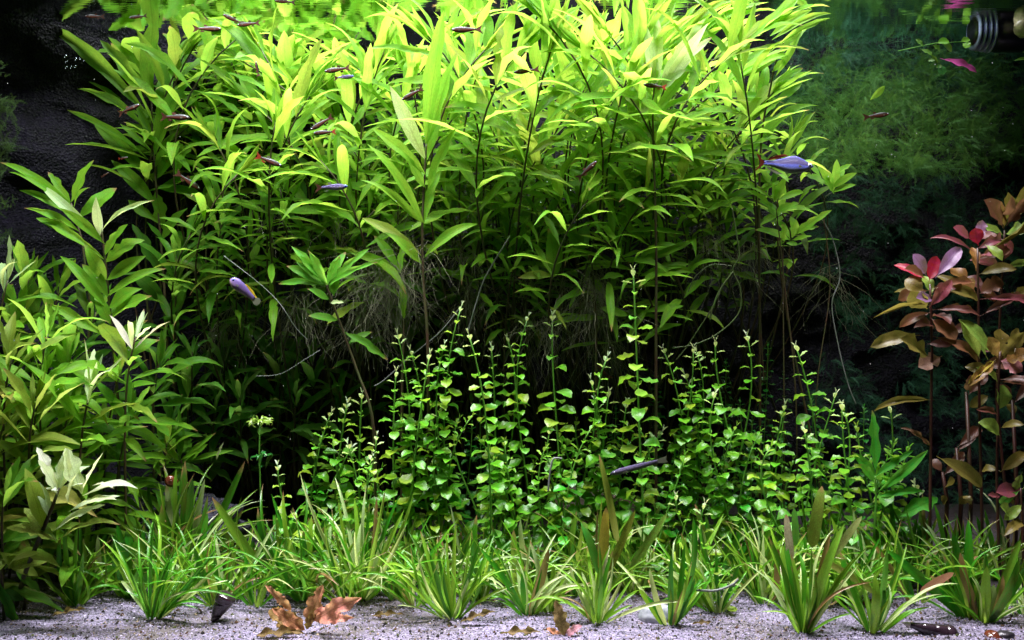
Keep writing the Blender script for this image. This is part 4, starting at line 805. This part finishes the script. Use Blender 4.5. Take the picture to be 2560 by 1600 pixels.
for (x, y, Y, L, a_, fc, k, lab) in [
    (518, 72, .14, 70, 2, 'R', 'dark', 'small dark fish highest at left, swimming right below the surface'), (582, 48, .2, 55, 25, 'L', 'dark', 'small dark fish tilted nose up left of its touching neighbour'),
    (621, 60, .18, 60, -4, 'L', 'dark', 'small dark fish with blue head under the surface'), (345, 42, .25, 44, -10, 'L', 'dark', 'brown little fish under the reflected leaves'), (237, 41, .25, 48, 0, 'L', 'dark', 'pale-headed little fish alone under the surface at far left'),
    (323, 273, .14, 62, 20, 'R', 'dark', 'small rusty fish nose up beside the tall free-standing stem'), (438, 293, .12, 80, -4, 'R', 'dark', 'long dark fish crossing the tall free-standing stem'), (470, 452, .24, 74, -35, 'R', 'dark', 'dim rusty fish diving among shaded leaves'),
    (843, 174, .15, 68, -6, 'L', 'dark', 'small dark fish above the yellow blue-headed one'), (860, 193, .16, 52, 4, 'R', 'striped', 'little yellowish fish with a blue head'), (1167, 74, .12, 78, -2, 'L', 'dark', 'dark rusty fish in front of the glowing crown leaves'),
    (1031, 235, .13, 62, -26, 'L', 'dark', 'red-backed fish swimming down and left in the centre canopy'), (804, 308, .14, 66, -32, 'L', 'dark', 'upper fish of a close pair facing down left'), (812, 331, .13, 60, -3, 'L', 'redtail', 'lower fish of a close pair with long dark fins'),
    (672, 402, .14, 72, -22, 'R', 'redtail', 'red-tailed fish swimming down right over shaded leaves'), (1316, 177, .12, 66, -8, 'L', 'dark', 'grey-red fish beside a dark upright stem'), (1637, 215, .12, 60, 6, 'L', 'redtail', 'dark little fish with a red tail in front of pale leaves'),
    (1468, 425, .13, 66, 42, 'R', 'dark', 'grey-brown fish rising steeply to the right'), (1846, 98, .2, 40, -25, 'R', 'redtail', 'tiny red fish under the leaves at upper right'), (2191, 289, .25, 66, 8, 'R', 'dark', 'dim fish in front of the moss'), (643, 172, .16, 40, 78, 'L', 'dark', 'tiny dark fish hanging vertically'),
    (308, 395, .26, 24, 10, 'R', 'redtail', 'tiny orange fish far back before the black rock'), (262, 437, .26, 22, 30, 'R', 'dark', 'tiny pale fish far back before the black rock'), (712, 4, .2, 52, 3, 'L', 'dark', 'dark fish touching the top edge of the view'), (1508, 925, .24, 60, 50, 'L', 'dark', 'shadowy fish behind the round-leaved stems'), (10, 840, .12, 60, -30, 'R', 'striped', 'half-seen fish at the far left edge among leaves')]:
    fish(k, x, y, Y, L, a_, lab, fc, yaw=random.uniform(-15, 15))

# ------------------------------------------------------------------ red plants
C_RED = (0.30, 0.006, 0.03); C_PINK = (0.23, 0.05, 0.07); C_LIL = (0.27, 0.13, 0.25); C_TAN = (0.18, 0.065, 0.032); C_OLI = (0.16, 0.125, 0.022); C_BRN = (0.13, 0.04, 0.028); C_OR = (0.30, 0.14, 0.035); C_DK = (0.12, 0.03, 0.03); C_GR = (0.22, 0.36, 0.05)
def red_plant(label, stem, Y, leaves):
    B = on_sand(stem[0][0], Y+.02); e = empty('red_plant', B); tag(e, label, 'aquatic plant', 'red-leaved stem plants')
    pts = [B]+[at(x, y, Y) for x, y in stem]; a = Acc(); q = []
    for i in range(len(pts)-1):
        for s in range(4): q.append(pts[i].lerp(pts[i+1], s/4))
    q.append(pts[-1]); a.tube(q, [.0016*(1.2-.5*i/len(q)) for i in range(len(q))], 7); link('stem', a.me('stem', M_rstem), e)
    traced(e, leaves, Y, C_TAN, LD, dmg=.5, spreadY=.025)
    for i in range(9):
        t = random.random(); k = min(len(stem)-1, 1+int(t*(len(stem)-1))); f_ = random.random(); x0 = stem[k-1][0]*(1-f_)+stem[k][0]*f_; y0 = stem[k-1][1]*(1-f_)+stem[k][1]*f_
        sg = random.choice((-1, 1)); ln = random.uniform(45, 105)
        if y0 < 960 or random.random() < .25: traced(e, [(x0, y0, x0+sg*ln, y0+random.uniform(-55, 25), random.uniform(20, 42), random.choice((1, 2, 2, 3)), random.choice((C_TAN, C_OLI, C_BRN, C_OLI, C_DK, C_GR, C_PINK)), random.random()*.7)], Y+.015, C_TAN, LD, spreadY=.035)
red_plant('red plant whose crown has a crimson leaf between lilac-pink leaves', [(2325, 1300), (2328, 1000), (2330, 860), (2325, 710)], .15,
  [(2322, 705, 2342, 640, 34, 0, C_RED, 0), (2318, 700, 2235, 663, 24, 1, C_RED, 0), (2316, 690, 2282, 635, 34, 1, C_LIL, 0), (2338, 695, 2402, 618, 36, 1, C_LIL, 0), (2312, 695, 2262, 672, 30, 1, C_TAN), (2310, 728, 2262, 700, 52, 1, C_OLI), (2318, 772, 2276, 728, 50, -1, C_OLI), (2322, 770, 2380, 700, 30, 1, C_PINK, 0),
   (2330, 720, 2445, 752, 30, 2, C_OLI), (2326, 725, 2436, 708, 24, 2, C_TAN), (2330, 780, 2248, 818, 26, 3, C_TAN), (2325, 765, 2183, 795, 9, 3, C_OLI), (2330, 775, 2450, 790, 22, 2, C_DK), (2325, 795, 2390, 850, 54, 1, C_TAN), (2300, 838, 2175, 868, 36, 2, C_OLI), (2322, 892, 2250, 848, 54, 1, C_OLI), (2328, 840, 2445, 905, 26, 3, C_TAN),
   (2318, 860, 2380, 862, 26, 1, C_PINK), (2356, 890, 2296, 918, 46, 1, (0.52, 0.26, 0.20)), (2335, 1000, 2184, 1028, 20, 3, C_OLI, .2), (2332, 1120, 2250, 1070, 16, 2, C_TAN), (2330, 750, 2290, 745, 30, 1, C_LIL), (2330, 740, 2310, 690, 30, 1, C_GR)])
red_plant('red plant topped by a round crimson leaf with pink and violet leaves behind', [(2455, 1300), (2448, 1000), (2446, 800), (2444, 620)], .16,
  [(2446, 614, 2438, 570, 38, 0, C_RED, 0), (2425, 598, 2383, 568, 30, 1, C_PINK, 0), (2450, 600, 2456, 550, 30, 0, C_LIL, 0), (2440, 632, 2324, 596, 15, 2, C_PINK, 0), (2462, 612, 2506, 652, 26, 2, C_GR), (2440, 678, 2430, 618, 26, 1, C_OR), (2464, 628, 2600, 520, 16, -1, C_OLI), (2445, 740, 2370, 668, 46, 1, C_OR), (2444, 746, 2340, 690, 26, 1, C_OLI),
   (2448, 735, 2505, 700, 44, 2, C_TAN), (2455, 740, 2490, 742, 34, 1, C_TAN), (2450, 748, 2600, 770, 26, 2, C_PINK), (2448, 780, 2360, 770, 20, 1, C_BRN), (2450, 790, 2560, 745, 26, 2, C_DK), (2448, 810, 2380, 830, 26, 1, C_DK), (2448, 640, 2480, 640, 18, 1, C_PINK), (2450, 900, 2400, 800, 34, 1, C_GR, .4), (2470, 900, 2396, 798, 36, 1, C_GR, .4)])
red_plant('red plant bending out of the right edge with large rust-brown leaves', [(2520, 1300), (2492, 1000), (2495, 890), (2505, 700), (2512, 575)], .18,
  [(2508, 572, 2460, 500, 52, 1, C_BRN, .1), (2510, 570, 2492, 500, 20, 2, C_OR), (2512, 560, 2520, 480, 40, 1, C_OLI), (2515, 565, 2570, 490, 30, 1, C_BRN), (2500, 540, 2530, 490, 24, 3, C_BRN), (2510, 565, 2590, 450, 40, 1, C_OLI), (2508, 655, 2520, 596, 36, 0, (0.42, 0.10, 0.12)), (2512, 670, 2570, 660, 22, 1, C_GR)])
red_plant('stout red-stemmed plant with ragged olive leaves and one chewed yellow leaf', [(2500, 1450), (2492, 1200), (2496, 960), (2500, 880)], .13,
  [(2484, 890, 2400, 800, 36, 1, C_GR, .3), (2495, 890, 2500, 822, 46, 1, C_OLI), (2494, 895, 2470, 842, 34, 1, C_OR), (2500, 895, 2560, 830, 36, 1, C_OLI), (2490, 902, 2422, 966, 28, 2, C_OR, 1), (2490, 898, 2420, 960, 18, 2, (0.5, .4, .04), 1), (2498, 900, 2556, 928, 44, 1, (0.40, 0.16, 0.18)), (2505, 910, 2545, 820, 34, 1, C_OLI, .7), (2496, 1028, 2508, 962, 50, -1, C_GR, .2), (2494, 1040, 2440, 1024, 18, 2, C_BRN), (2500, 1070, 2560, 1062, 22, 2, C_OLI),
   (2508, 905, 2580, 880, 40, 1, C_OR, .7), (2500, 1090, 2445, 1056, 40, 3, C_GR), (2505, 1180, 2455, 1178, 22, 3, C_OLI), (2500, 1180, 2560, 1130, 30, 2, C_OLI), (2502, 1240, 2470, 1238, 16, 1, C_PINK), (2340, 1140, 2455, 1218, 44, 1, C_OLI, .6), (2430, 1262, 2410, 1240, 24, 1, C_OLI), (2525, 1290, 2500, 1265, 34, 1, C_GR)])
red_plant('low olive shoot of the red plants above the sand at the right edge', [(2560, 1500), (2556, 1300), (2552, 1220)], .12,
  [(2552, 1225, 2500, 1260, 22, 2, (0.08, 0.34, 0.03)), (2555, 1222, 2600, 1200, 30, 1, C_GR), (2556, 1260, 2510, 1300, 26, 2, C_GR), (2556, 1300, 2510, 1340, 30, 2, C_OLI), (2552, 1400, 2510, 1450, 34, 1, C_OLI, .4), (2550, 1420, 2580, 1400, 30, 1, C_OLI), (2556, 1180, 2535, 1225, 20, 1, C_GR), (2555, 1480, 2530, 1520, 34, 1, C_OLI, .4)])
for (x, t) in [(2360, 1180), (2395, 1120), (2420, 980), (2535, 1000)]:
    e = empty('red_plant', on_sand(x, .24)); tag(e, 'bare shaded reddish stalk '+locate(x, t), 'aquatic plant', 'red-leaved stem plants')
    a = Acc(); a.tube([on_sand(x, .24), at(x+8, 1250, .24), at(x-4, t, .24)], [.0028, .0025, .0018], 7); link('stem', a.me('stem', M_rstem), e)
    traced(e, [(x-4, t, x+random.uniform(-70, 60), t-random.uniform(20, 60), 28, 2, C_BRN, .5), (x, t+40, x+random.uniform(-70, 60), t+10, 26, 2, C_OLI, .5), (x-2, t+10, x+50, t-50, 26, 1, C_BRN, .3), (x+2, 1262, x+random.uniform(-50, 50), 1240, 22, 2, C_OLI, .5)], .24, C_BRN, LD)

# broad-leaved green shoots at right of the round stems
crown('bright green lance-leaved shoot between round-leaved stems and red plants', [(2185, 1350), (2190, 1250), (2188, 1190)], .15,
  [(2188, 1175, 2180, 1025, 36, 0), (2190, 1190, 2285, 1125, 22, 1), (2192, 1200, 2130, 1130, 26, 1), (2195, 1230, 2320, 1125, 24, 1), (2200, 1240, 2310, 1230, 20, 2), (2250, 1290, 2345, 1245, 46, 1), (2200, 1210, 2195, 1165, 20, 1, G_LIME), (2185, 1205, 2150, 1160, 26, 1)], (0.07, 0.36, 0.03), M_gstem, dmg=0)
crown('small willow shoot leaning over the boulder top', [(470, 1230), (455, 1160), (452, 1150)], .27, [(455, 1160, 540, 1082, 18, 1), (450, 1155, 400, 1100, 16, 2), (460, 1160, 585, 1126, 14, 2), (440, 1150, 410, 1095, 22, 1, (0.3, .36, .04), .9), (452, 1150, 505, 1128, 10, 1), (450, 1150, 448, 1020, 26, 0, G_DEEP), (540, 1150, 560, 1105, 10, 0, WHITE), (470, 1155, 520, 1110, 20, 1)], G_MID)

# small whorled star plant
B = on_sand(655, .17); e = empty('star_topped_plant', B); tag(e, 'small dark-stemmed plant with a tuft of curled thread-like yellow-green leaves', 'aquatic plant')
a = Acc(); a.tube([B, at(652, 1250, .16), at(648, 1130, .16), at(650, 1055, .16)], [.0009, .0009, .0008, .0006], 6); link('stem', a.me('stem', M_gstem), e)
for (cx_, cy_, n, R_) in ((650, 1055, 26, 36), (655, 1140, 8, 24)):
    for i in range(n):
        t = 2*pi*i/n+random.uniform(-.2, .2); r = R_*random.uniform(.6, 1.1)
        traced(e, [(cx_+4*cos(t), cy_+4*sin(t), cx_+r*cos(t)*.95, cy_-r*.35*sin(t)*1.2+random.uniform(-8, 22), 5, 3, (0.26, 0.42, 0.06) if n > 10 else (.04, .28, .05))], .16, G_YEL, LG, spreadY=.02, name='leaf')

# ------------------------------------------------------------------ yellow dying blade and other single blades
def blade_plant(label, bx_, by_, Y, leaves):
    B = on_sand(bx_, Y); e = empty('grass_like_plant', B); tag(e, label, 'aquatic plant', 'grass-like rosette plants on the sand')
    traced(e, leaves, Y, (0.1, .28, .03), LG, name='blade', spreadY=.01)
blade_plant('rosette with a tall yellow dying blade crossed by a green twisted one', 1510, 1430, .06, [(1504, 1430, 1515, 1268, 26, 0, (0.45, .34, .05), .2), (1545, 1360, 1497, 1135, 18, 1, (0.20, .25, .03), .3), (1545, 1360, 1548, 1380, 8, 0), (1520, 1430, 1588, 1275, 20, 0, (0.22, .30, .03), 1), (1575, 1420, 1668, 1283, 20, 1, (0.12, .28, .03), .8), (1470, 1320, 1455, 1305, 10, 0), (1500, 1440, 1452, 1305, 22, 1, (.05, .22, .02)), (1505, 1450, 1525, 1362, 9, 1, (.5, .55, .3))])
blade_plant('brown and olive upright blades left of the big right-hand rosette', 1985, 1560, .04, [(1978, 1400, 1965, 1285, 20, 0, (0.40, .34, .22), .6), (1940, 1480, 1945, 1370, 16, 0, (0.24, .12, .06), .3), (2030, 1370, 2055, 1215, 30, 1, (0.16, .26, .03), .7), (2200, 1490, 2010, 1380, 20, 1, (0.18, .22, .04), .5), (2075, 1400, 2155, 1290, 20, 1, (.3, .38, .12), .6), (1990, 1365, 1985, 1270, 18, 0, (.1, .34, .04)), (2300, 1480, 2385, 1432, 20, 1, (.36, .17, .10), .2)])

# ------------------------------------------------------------------ dead ruffled leaf plants
M_dead = leaf_material('dead_leaf_tissue', .3, .6, .8, 9, .25, .5, False)
LDD = {c: [leaf_mesh('dead_leaf', .6, .7, M_dead, b, .4, .4, .55, tw, 0, .7, seed=300+c*5+i, ns=16, nv=7) for i, tw in enumerate((.3, -.5, .8))] for c, b in enumerate((.03, .12, .2))}
e = empty('dead_leaf_plant', on_sand(760, .025)); tag(e, 'orange-pink ruffled dead leaves standing up from the sand', 'dead leaf')
CO = (0.55, 0.24, 0.13); CPK = (0.60, 0.26, 0.20); CM = (0.30, 0.17, 0.05)
traced(e, [(770, 1560, 808, 1462, 44, 0, CO, .3), (785, 1552, 905, 1494, 50, 1, CPK, .2), (795, 1556, 885, 1544, 26, 1, CPK, 0), (728, 1525, 662, 1462, 26, 1, CO, .3), (755, 1570, 672, 1525, 50, 1, CM, .8), (762, 1575, 680, 1520, 40, 0, CO, .6), (765, 1572, 790, 1520, 24, 1, CM, 1), (750, 1580, 690, 1562, 36, 1, CM, .9)], .025, CO, LDD, spreadY=.012)
e = empty('dead_leaf_plant', on_sand(1395, .015)); tag(e, 'smaller pinkish-brown dead leaf tuft at the front below the pale rosette', 'dead leaf')
traced(e, [(1410, 1590, 1388, 1500, 40, 0, (0.30, .2, .09), .9), (1405, 1596, 1455, 1564, 26, 1, (.55, .25, .28), 0), (1408, 1598, 1366, 1570, 20, 1, CO, .2)], .012, CO, LDD, spreadY=.01)
for (x, y, x2, y2, w_, Y, lab) in [(1250, 1585, 1352, 1592, 20, .005, 'flat olive dead leaf lying at the front edge of the sand'), (930, 1540, 1010, 1536, 14, .06, 'dark brown dead leaf lying on sand behind the ruffled orange leaves'), (1150, 1560, 1240, 1528, 18, .04, 'dark mossy dead leaf lying under a grass clump'), (1730, 1560, 1780, 1556, 12, .03, 'small dark dead leaf lying right of the white pebble'),
      (2335, 1476, 2392, 1432, 24, .07, 'brown fallen leaf caught on the blades at right'), (130, 1540, 215, 1522, 10, .05, 'thin tan dead leaf lying on the sand at left'), (640, 1590, 760, 1598, 26, .01, 'dark rotting leaf at the bottom edge below the orange leaves')]:
    P0 = at(x, y, Y); P1 = at(x2, y2, Y)
    if y > 1500:
        P0.z = max(P0.z, sand_z(P0.x, P0.y)+.003); P1.z = max(P1.z, sand_z(P1.x, P1.y)+.004)
    o = link('dead_leaf', random.choice(LDD[0]), None, frame(P0, P1, w_/FP*(Y+CD), UP+TOCAM*.5), color=vary((0.20, .13, .05) if 'brown fallen' not in lab else (.34, .14, .08), .1, .6)); tag(o, lab, 'dead leaf', 'fallen dead leaves')

# ------------------------------------------------------------------ roots, tendrils
def strand(label, pts, r, mat, name='tendril'):
    q = []; n = len(pts)
    for i in range(n-1):
        for s in range(8):
            t = s/8; p0 = pts[max(0, i-1)]; p1 = pts[i]; p2 = pts[i+1]; p3 = pts[min(n-1, i+2)]
            q.append(0.5*((2*p1)+(p2-p0)*t+(2*p0-5*p1+4*p2-p3)*t*t+(-p0+3*p1-3*p2+p3)*t**3))
    q.append(pts[-1]); a = Acc(); a.tube(q, r, 5); o = link(name, a.me(name, mat)); tag(o, label, 'plant runner', 'loose roots and runners'); return o
strand('long green runner bending down into a wide loop below the canopy', [at(x, y, .2) for x, y in [(1830, 520), (1842, 590), (1848, 640), (1832, 675), (1850, 720), (1848, 780), (1800, 830), (1740, 860), (1680, 870)]], .0008, M_dim)
strand('short runner curving left from the loop of stem', [at(x, y, .2) for x, y in [(1830, 665), (1780, 662), (1740, 690), (1720, 730)]], .0006, M_dim)
strand('yellow-green torn runner hanging inside the loop of stem', [at(x, y, .2) for x, y in [(1832, 680), (1810, 710), (1795, 735), (1780, 775), (1775, 800)]], .0012, M_dim)
strand('forked runner rising left from the loop of stem to the round leaves', [at(x, y, .21) for x, y in [(1815, 700), (1780, 770), (1745, 825), (1715, 870), (1690, 900)]], .0008, M_dim)
strand('pale bare twig slanting down between the two root beards', [at(x, y, .22) for x, y in [(1275, 590), (1215, 690), (1190, 760), (1170, 830)]], .0010, M_tendril)
strand('long pale twig slanting from the canopy to the dark lower left', [at(x, y, .26) for x, y in [(1150, 770), (1100, 830), (1040, 880), (960, 950), (935, 965)]], .0008, M_tendril)
strand('pale thread crossing the purple fish area from upper left', [at(x, y, .17) for x, y in [(560, 640), (650, 710), (700, 760), (740, 820), (770, 850)]], .0004, M_tendril)
strand('arched pale thread under the shaded star rosette', [at(x, y, .2) for x, y in [(640, 940), (700, 935), (760, 900), (800, 875)]], .0003, M_tendril)
strand('thin pale runner hanging free right of the small crowns', [at(x, y, .24) for x, y in [(2050, 540), (2082, 600), (2100, 690), (2080, 760), (2095, 860), (2120, 960), (2140, 1010)]], .0007, M_tendril)
strand('green runner falling straight behind the tallest round-leaved stem', [at(x, y, .28) for x, y in [(1680, 700), (1668, 900), (1660, 1000)]], .0006, M_dim)
strand('thin stem falling from the lowest small crown', [at(x, y, .26) for x, y in [(1900, 600), (1900, 760), (1910, 960)]], .0007, M_stem)
strand('pale bent thread above the grass at centre', [at(x, y, .09) for x, y in [(1370, 1230), (1375, 1180), (1382, 1150), (1392, 1145), (1405, 1147)]], .0009, M_tendril)
strand('curved dead grey thread over the grass right of the centre', [at(x, y, .04) for x, y in [(1740, 1475), (1790, 1476), (1830, 1462), (1846, 1448)]], .0012, M_tendril)
for i, (x, y, n, ln, Y) in enumerate([(940, 640, 70, .1, .27), (900, 700, 50, .09, .25), (760, 760, 40, .09, .27), (1160, 640, 50, .09, .28), (1200, 470, 30, .06, .24), (1480, 760, 60, .09, .22), (1780, 600, 60, .09, .26), (1880, 620, 50, .09, .28), (2080, 700, 30, .09, .32), (840, 560, 40, .07, .28), (680, 500, 30, .07, .27), (1340, 660, 50, .08, .27), (1010, 560, 50, .08, .28)]):
    e = empty('root_tangle', at(x, y, Y)); tag(e, 'tangle of fine pale hanging roots '+locate(x, y), 'roots', 'hanging root tangles'); root_tuft(e, at(x, y, Y), n, ln)

# ------------------------------------------------------------------ moss on the right of the background
M_moss = leaf_material('moss_tissue', .35, .6, 0, 1, .2, 0, False)
def moss(name, n, region, Yf, seed, L=(.02, .05), col=(0.045, 0.15, 0.025), wid=.0010):
    """feathery tufts: side-branched fronds fanning out from shared centres"""
    r = np.random.default_rng(seed); V = []; F = []; U = []; left = 0
    for i in range(n):
        if left == 0:
            px, py = region(r); left = int(r.integers(5, 16)); c0 = at(px, py, Yf(px, py)-r.random()*.02); dd = Vector((r.normal(0, 1), -.25, r.normal(.25, .7))).normalized(); ll0 = L[0]+(L[1]-L[0])*r.random()
        left -= 1
        p = c0+Vector((r.normal(0, .004), r.normal(0, .003), r.normal(0, .003)))
        d = (dd+Vector((r.normal(0, .55), r.normal(-.1, .3), r.normal(0, .45)))).normalized(); ll = ll0*r.uniform(.6, 1.2); b = len(V); ns = 6
        cv = Vector((r.normal(0, .8), r.normal(0, .3), r.normal(-.5, .7)))*.2; w_ = wid*(.6+.7*r.random())
        pts = []
        for q in range(ns+1): pts.append(p.copy()); d = (d+cv).normalized(); p = p+d*ll/ns
        sd = d.cross(Vector((0, 1, 0))); sd = sd.normalized() if sd.length > .01 else Vector((1, 0, 0))
        for q in range(ns+1):
            ww = w_*(1-q/ns*.8)*.6; V.append(pts[q]+sd*ww*.5); V.append(pts[q]-sd*ww*.5); U += [(q/ns, .1), (q/ns, .4)]
        for q in range(ns): F.append((b+2*q, b+2*q+1, b+2*q+3, b+2*q+2))
        for q in range(1, ns):
            t_ = (pts[q+1]-pts[q]).normalized()
            for g in (1, -1):
                for h in (0, .5):
                    k = len(V); a_ = pts[q].lerp(pts[q+1], h); o = (sd*g+t_*.7+TOCAM*r.uniform(-.4, .5)).normalized()*ll*.15*(1.3-q/ns)*r.uniform(.6, 1.3); V.extend([a_, a_+o*.55+t_*w_*.55, a_+o]); U += [(.3, .1)]*3; F.append((k, k+1, k+2))
    o = link(name, mesh(name, V, F, M_moss, True, U), color=(*col, .2)); tag(o, kind='stuff'); return o
def reg_main(r):
    while True:
        x = r.uniform(1930, 2620); y = r.uniform(130, 430)
        if ((x-2260)/330)**2+((y-290)/165)**2 < 1+.3*r.random() : return x, y
moss('moss', 5200, reg_main, lambda x, y: .47-.15*min(1, max(0, (y-130)/270))*math.exp(-((x-2260)/300)**2), 1, col=(0.045, 0.17, 0.03), L=(.014, .034))
def reg_up(r): return r.uniform(1930, 2620), r.uniform(80, 260)
moss('moss', 2600, reg_up, lambda x, y: .455, 2, col=(0.012, 0.085, 0.045), L=(.015, .035))
def reg_low(r):
    while True:
        x = r.uniform(2040, 2620); y = r.uniform(430, 1250)
        if noise.noise((x*.006, y*.006, 0)) > -.3: return x, y
moss('moss', 5200, reg_low, lambda x, y: .44, 3, col=(0.018, 0.10, 0.06), L=(.012, .03))
def reg_left(r): return r.uniform(-40, 40), r.uniform(130, 600)
moss('moss', 260, reg_left, lambda x, y: .27, 4, col=(0.03, 0.08, 0.02), L=(.01, .025))

# tiny fern-like fine growth under the canopy
def reg_can(r): return r.uniform(880, 1500), r.uniform(430, 620)
moss('fine_moss', 500, reg_can, lambda x, y: .33, 6, col=(0.13, 0.26, 0.04), L=(.012, .03))

# ------------------------------------------------------------------ pipe outlet, floating things, bubbles
M_pipe = plain('black_plastic', (0.008, 0.008, 0.012), .3, .6, (0.012, 0.012, 0.016), 40)
M_rib = plain('blue_grey_plastic_rib', (0.45, 0.50, 0.85), .3, .6, (0.2, 0.22, 0.4), 80)
def lathe(prof, n=28):
    V = []; F = []
    for (x, r) in prof:
        for k in range(n): a = 2*pi*k/n; V.append((x, r*cos(a), r*sin(a)))
    for i in range(len(prof)-1):
        for k in range(n): k2 = (k+1) % n; F.append((i*n+k, i*n+k2, (i+1)*n+k2, (i+1)*n+k))
    return V, F
YP = .385; P = Vector(((2480-CX)/FP*(YP+CD), YP, ZS-.002)); e = empty('filter_outlet', P); tag(e, 'black filter outlet pipe with pale blue ribs lying at the water surface', 'filter pipe')
V, F = lathe([(-.004, .0001), (-.004, .021), (0, .024), (.004, .025), (.10, .025), (.10, .0001)]); link('pipe', mesh('pipe', V, F, M_pipe), e, Matrix.Translation(P))
V, F = lathe([(-.026, .0001), (-.026, .0155), (-.004, .0165), (-.004, .0001)]); link('strainer', mesh('strainer', V, F, M_pipe), e, Matrix.Translation(P))
V, F = lathe([(-.0011, .017), (-.0009, .0245), (.0009, .0245), (.0011, .017)]); rib = mesh('rib', V, F, M_rib)
for k in range(4): link('rib', rib, e, Matrix.Translation(P+Vector((-.023+.0062*k, 0, 0))) @ Matrix.Scale(.92+.045*k, 4))
e = empty('suction_cup', at(2552, 88, .34)); tag(e, 'pale yellowish rubber cup at the surface beside the ribbed pipe', 'suction cup')
V, F = lathe([(0, .001), (.004, .010), (.010, .014), (.012, .014), (.008, .006), (.03, .005), (.03, .0001)]); link('cup', mesh('cup', V, F, plain('yellowed_rubber', (.5, .42, .25), .35, .5)), e, Matrix.Translation(Vector((at(2535, 88, .34).x, .34, ZS-.006))))
e = empty('floating_leaf', at(2395, 160, .40)); tag(e, 'single pink-magenta leaf floating point-right under the surface', 'floating leaf'); traced(e, [(2350, 146, 2442, 182, 24, 1, (0.80, 0.10, 0.42), 0)], .40, C_PINK, LD)
e = empty('floating_sprig', at(2380, 118, .385)); tag(e, 'sprig of small yellow-green leaves drifting at the surface by the ribbed pipe', 'floating plant')
a = Acc(); a.tube([at(2245, 128, .385), at(2290, 118, .385), at(2340, 108, .385), at(2420, 104, .385)], .0007, 5); link('stem', a.me('stem', M_gstem), e)
traced(e, [(2300, 122, 2330, 138, 16, 1), (2310, 118, 2290, 98, 12, 1), (2340, 108, 2372, 102, 22, 1, G_YEL), (2355, 110, 2380, 126, 26, 1, G_YEL), (2330, 112, 2350, 126, 20, 1), (2400, 104, 2424, 98, 18, 1, G_YEL), (2405, 108, 2425, 118, 22, 1, G_YEL), (2320, 130, 2345, 158, 8, 1), (2345, 150, 2320, 152, 12, 1), (2345, 160, 2360, 186, 22, 1, (.12, .40, .1)), (2344, 158, 2350, 170, 14, 0)], .38, (0.12, .28, .03), LR, spreadY=.01)
e = empty('floating_sprig', at(2545, 148, .3)); tag(e, 'green curled leaf shoot cut by the right edge under the surface', 'floating plant'); traced(e, [(2590, 150, 2535, 152, 12, 2, (.16, .4, .04)), (2590, 140, 2555, 130, 14, 1, (.1, .3, .03))], .3, G_YEL)
o = link('plant_fragment', pick(LW, 1), None, frame(at(2175, 250, .3), at(2212, 215, .3), .008, TOCAM), color=(*G_YEL, 0)); tag(o, 'torn bright green leaf fragment drifting in front of the moss', 'plant fragment')
# bubbles
N = NT('air_bubble'); M_bub = N.fin(N.n('ShaderNodeMixShader', i={0: N.n('ShaderNodeLayerWeight', i={0: .35}).outputs[1], 1: N.n('ShaderNodeBsdfTransparent').outputs[0], 2: N.n('ShaderNodeBsdfGlossy', i={'Color': (.8, .85, 1, 1), 'Roughness': .08}).outputs[0]}).outputs[0])
bm_ = ball('bubble', 1, M_bub, 10, 7)
bl = [(30, 62), (52, 72), (86, 70), (84, 85), (100, 90), (118, 82), (132, 84), (140, 90), (172, 98), (178, 104), (188, 113), (184, 96), (222, 115), (164, 141), (166, 155), (190, 148), (200, 147), (210, 149), (218, 146), (178, 168), (188, 166), (166, 168), (232, 124), (330, 118), (120, 92), (236, 128)]
for i, (x, y) in enumerate(bl):
    Y = min(.50, max(.3, 945/(760-y)-1)) if y < 110 else .36
    o = link('bubble', bm_, None, Matrix.Translation(at(x, y, Y)) @ Matrix.Scale(random.uniform(.0012, .0024), 4)); tag(o, 'tiny blue-white air bubble in the cluster near the surface at upper left', 'bubble', 'air bubbles near the surface')
# drifting specks
M_speck = plain('drifting_speck', (.7, .72, .75), .5, .5); sp = ball('speck', .00045, M_speck, 6, 4)
a = Acc(); 
V = []; F = []
for i in range(140):
    c = at(random.uniform(0, 2560), random.uniform(60, 1100), random.uniform(.02, .12)); b = len(V); r = random.uniform(.0002, .00042)
    V += [c+Vector(v)*r for v in ((1, 0, 0), (-1, 0, 0), (0, 1, 0), (0, -1, 0), (0, 0, 1), (0, 0, -1))]; F += [(b+x, b+y, b+z) for x, y, z in ((0, 2, 4), (2, 1, 4), (1, 3, 4), (3, 0, 4), (2, 0, 5), (1, 2, 5), (3, 1, 5), (0, 3, 5))]
tag(link('dust_specks', mesh('dust_specks', V, F, M_speck)), kind='stuff')
print('objects', len(bpy.data.objects))
